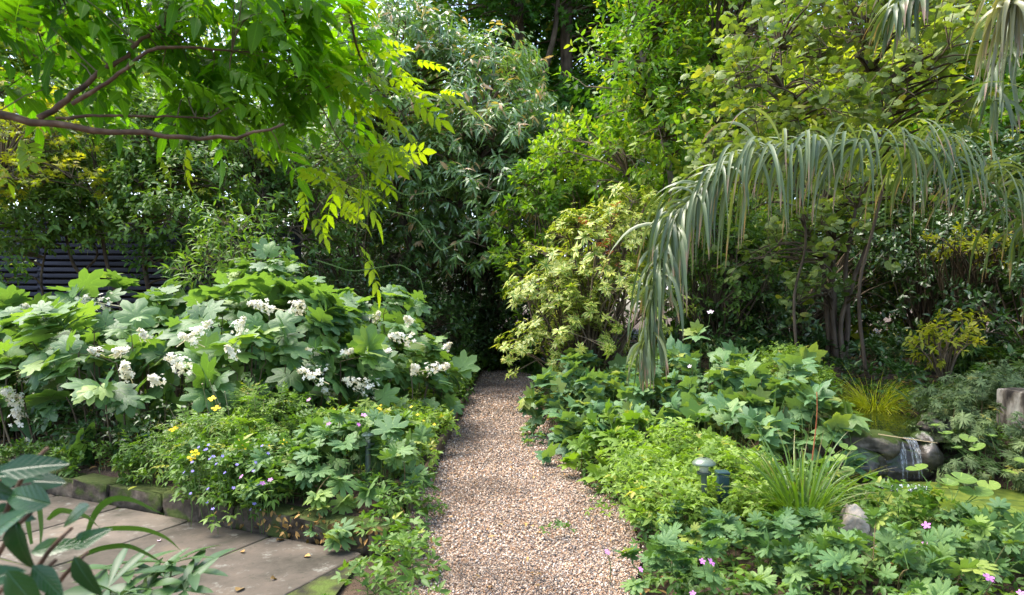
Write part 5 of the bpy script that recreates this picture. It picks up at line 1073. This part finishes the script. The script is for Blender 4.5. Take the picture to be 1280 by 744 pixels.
for e_ in ((70, 700), (40, 640), (0, 600), (90, 660), (60, 560), (20, 720), (110, 690)): tube(mb, smooth([A(-1.1, 1.2, 0), A(-1.02, 1.15, .5), W(e_[0] - 50, e_[1] + 45, 1.12), W(e_[0], e_[1], 1.12)], 12), .008, .003, 6)
mb.build('stems', BARKR, gp)
st = thing('lily_turf', 'strap-leaved clump arching over the patio beside the glossy plant', 'grass clump', (-1.25, 1.75, 0)); mb = MB()
n = 90; a = rng.random(n) * tau; e = np.stack([np.cos(a), np.sin(a), 0 * a], -1)
ribbons(mb, A(-1.3, 1.72, .02) + e * .06 * rng.random((n, 1)), nrm(UP + e * .55 * rng.uniform(.2, 1.2, (n, 1))), .5 * rng.uniform(.6, 1.1, n), .016 * rng.uniform(.7, 1.3, n), 14, 2.0 * rng.uniform(.6, 1.3, n), rng, .15)
for P in (((105, 680, 1.75), (118, 640, 1.75), (138, 622, 1.75), (165, 623, 1.75), (190, 636, 1.75), (205, 643, 1.75)), ((95, 700, 1.8), (120, 686, 1.8), (160, 680, 1.8), (190, 695, 1.8), (207, 706, 1.8)), ((90, 675, 1.8), (130, 660, 1.8), (180, 660, 1.8), (210, 672, 1.8), (228, 690, 1.8)), ((60, 650, 1.7), (75, 636, 1.7), (110, 645, 1.7), (125, 660, 1.7)), ((40, 680, 1.6), (30, 620, 1.6), (48, 618, 1.6), (53, 660, 1.6), (50, 690, 1.6))):
    Q = smooth(oc(*P), 20); w_ = .009 * np.clip(np.sin(np.linspace(.35, 3.1, 20)), .05, 1)[:, None]; d = nrm(np.gradient(Q, axis=0)); s_ = nrm(np.cross(d, A(0, 1, .4) + 0 * d))
    V = np.concatenate([Q - s_ * w_, Q, Q + s_ * w_ - A(0, .003, 0)]); F = [t for i in range(19) for k in (0, 20) for t in ((k + i, k + 20 + i, k + 21 + i), (k + i, k + 21 + i, k + 1 + i))]
    mb.add(V, F, np.full((60, 2), .4), rng.random())
mb.build('blades', leafmat('dark_strap_leaf', [(.02, .06, .015), (.035, .09, .02), (.06, .13, .03)], trans=.2, rough=.25, spec=.7), st)
HELT = whorl(7, HELL, .15, .6, seed=9)
he = thing('hellebore', 'hellebore with narrow leathery leaflets low at the patio edge', 'perennial', (-1.35, 2.55, 0)); mb = MB(); sm_ = MB()
for px, py, Y, s in ((160, 715, 2.45, .30), (215, 705, 2.5, .30), (240, 715, 2.45, .26), (185, 735, 2.35, .28), (135, 735, 2.3, .28), (230, 738, 2.35, .24), (150, 745, 2.2, .26), (205, 722, 2.6, .24)):
    p = W(px, py, Y); place(mb, HELT, [p], nrm(A(rng.normal() * .25, -.15 + rng.normal() * .2, 1)), A(0, -1, .1), s, rng, rng.random()); tube(sm_, smooth([A(-1.3 + rng.normal() * .05, 2.5, .0), (p + A(-1.3, 2.5, 0)) / 2 + A(0, 0, .03), p], 8), .005, .003, 5)
mb.build('foliage', L_HELL, he); sm_.build('stems', GSTEM, he)

# ---- small leaves that cover the remaining soil -------------------------------------
rng = np.random.default_rng(151)
def inbed(x, y):
    l, r = path_edges(y); v = (x - WP[0]) * WV[0] + (y - WP[1]) * WV[1]
    left = (x < l - .08) & (v > .18); right = x > r + .06
    pond = (ellm(x, y, 3.12, 4.95, 1.0, .75) < 1) | (ellm(x, y, 3.6, 6.7, .58, 1.08) < 1)
    return (left | right) & ~pond & ~((x < -.5) & (v < .2))
def cover(name, n, x0, x1, y0, y1, t, s, mat, h, kind='stuff', gapn=2.0, thr=-.2, up=1.0):
    x = rng.uniform(x0, x1, n); y = rng.uniform(y0, y1, n); ns = np.sin(x * gapn + 1.7 * np.sin(y * gapn * .7)) + np.sin(y * gapn * 1.3 + x)
    k = inbed(x, y) & (ns > thr); x, y = x[k], y[k]; n = len(x)
    P = np.stack([x, y, terrain(x, y) + hum(x, y) + rng.uniform(.01, h, n)], -1); a = rng.random(n) * tau
    mb = MB(); place(mb, t, P, np.stack([np.cos(a), np.sin(a), rng.normal(size=n) * .3], -1), UP * up + rng.normal(size=(n, 3)) * .35, s * rng.uniform(.6, 1.4, n), rng); return tag(mb.build(name, mat), kind=kind)
cover('ground_cover', 15000, .6, 6, 2.6, 8, TRI, .08, L_LOW, .10, thr=-1.2)
cover('ground_cover', 9000, -8, -.6, 3.5, 13, OV2, .07, L_IVY, .12, thr=-.8)
cover('ivy_ground_cover', 16000, -12, 12, 8, 20, OV1, .12, L_IVY, .15, thr=-1.5)
LITM = leafmat('litter_leaf', [(.06, .035, .02), (.13, .09, .045), (.26, .16, .08), (.34, .22, .11)], trans=.05, rough=.8)
cover('leaf_litter', 9000, -7, 7, 2.8, 13, OV2, .055, LITM, .02, thr=-2)
# brown dead leaves under the cushion and single fallen leaves
n = 260; mb = MB(); u = .45 + .38 * rng.normal(size=n); P = np.stack([uv2(a, -.03 + .03 * rng.normal() + .03, .02 + .14 * rng.random()) for a in u])
place(mb, OV2, P, rng.normal(size=(n, 3)) * A(.6, .6, .3) - UP * .7, A(0, -1, .3) + rng.normal(size=(n, 3)) * .6, rng.uniform(.025, .055, n), rng)
tag(mb.build('dead_leaves', LITM), kind='stuff')
n = 170; mb = MB(); x = rng.uniform(-.6, .6, n); y = rng.uniform(3, 12, n); place(mb, OV2, np.stack([x, y, .03 + 0 * x], -1), rng.normal(size=(n, 3)) * A(1, 1, .1), UP + rng.normal(size=(n, 3)) * .2, rng.uniform(.02, .045, n), rng); tag(mb.build('leaf_litter', LITM), kind='stuff')
for px, py, s, mt, lb in ((200, 676, .05, F_PALEP, 'pale pink fallen petal in the middle of the patio'), (171, 608, .07, L_GOLD, 'yellow fallen leaf resting on the mossy kerb'), (296, 739, .09, LITM, 'crumpled brown leaf near the bottom of the patio'), (338, 724, .06, LITM, 'small brown leaf on the patio joint'),
                          (446, 702, .10, LITM, 'tan fallen leaf beside the patio corner'), (345, 676, .08, LITM, 'reddish brown leaf at the foot of the kerb'), (75, 640, .06, LITM, 'pale dry leaf on the far part of the patio'), (388, 695, .06, LITM, 'brown leaf scrap below the geranium cushion'), (305, 690, .05, LITM, 'small curled leaf by the patio joint')):
    p = G(px, py, .012 if py > 620 else .17); mb = MB(); place(mb, blade(.5, 5, .5, .5), [p], A(*rng.normal(size=2), .05), UP + rng.normal(size=3) * .25, s, rng, rng.random())
    tag(mb.build('fallen_leaf', mt), lb, 'fallen leaf', 'leaves fallen on the patio')
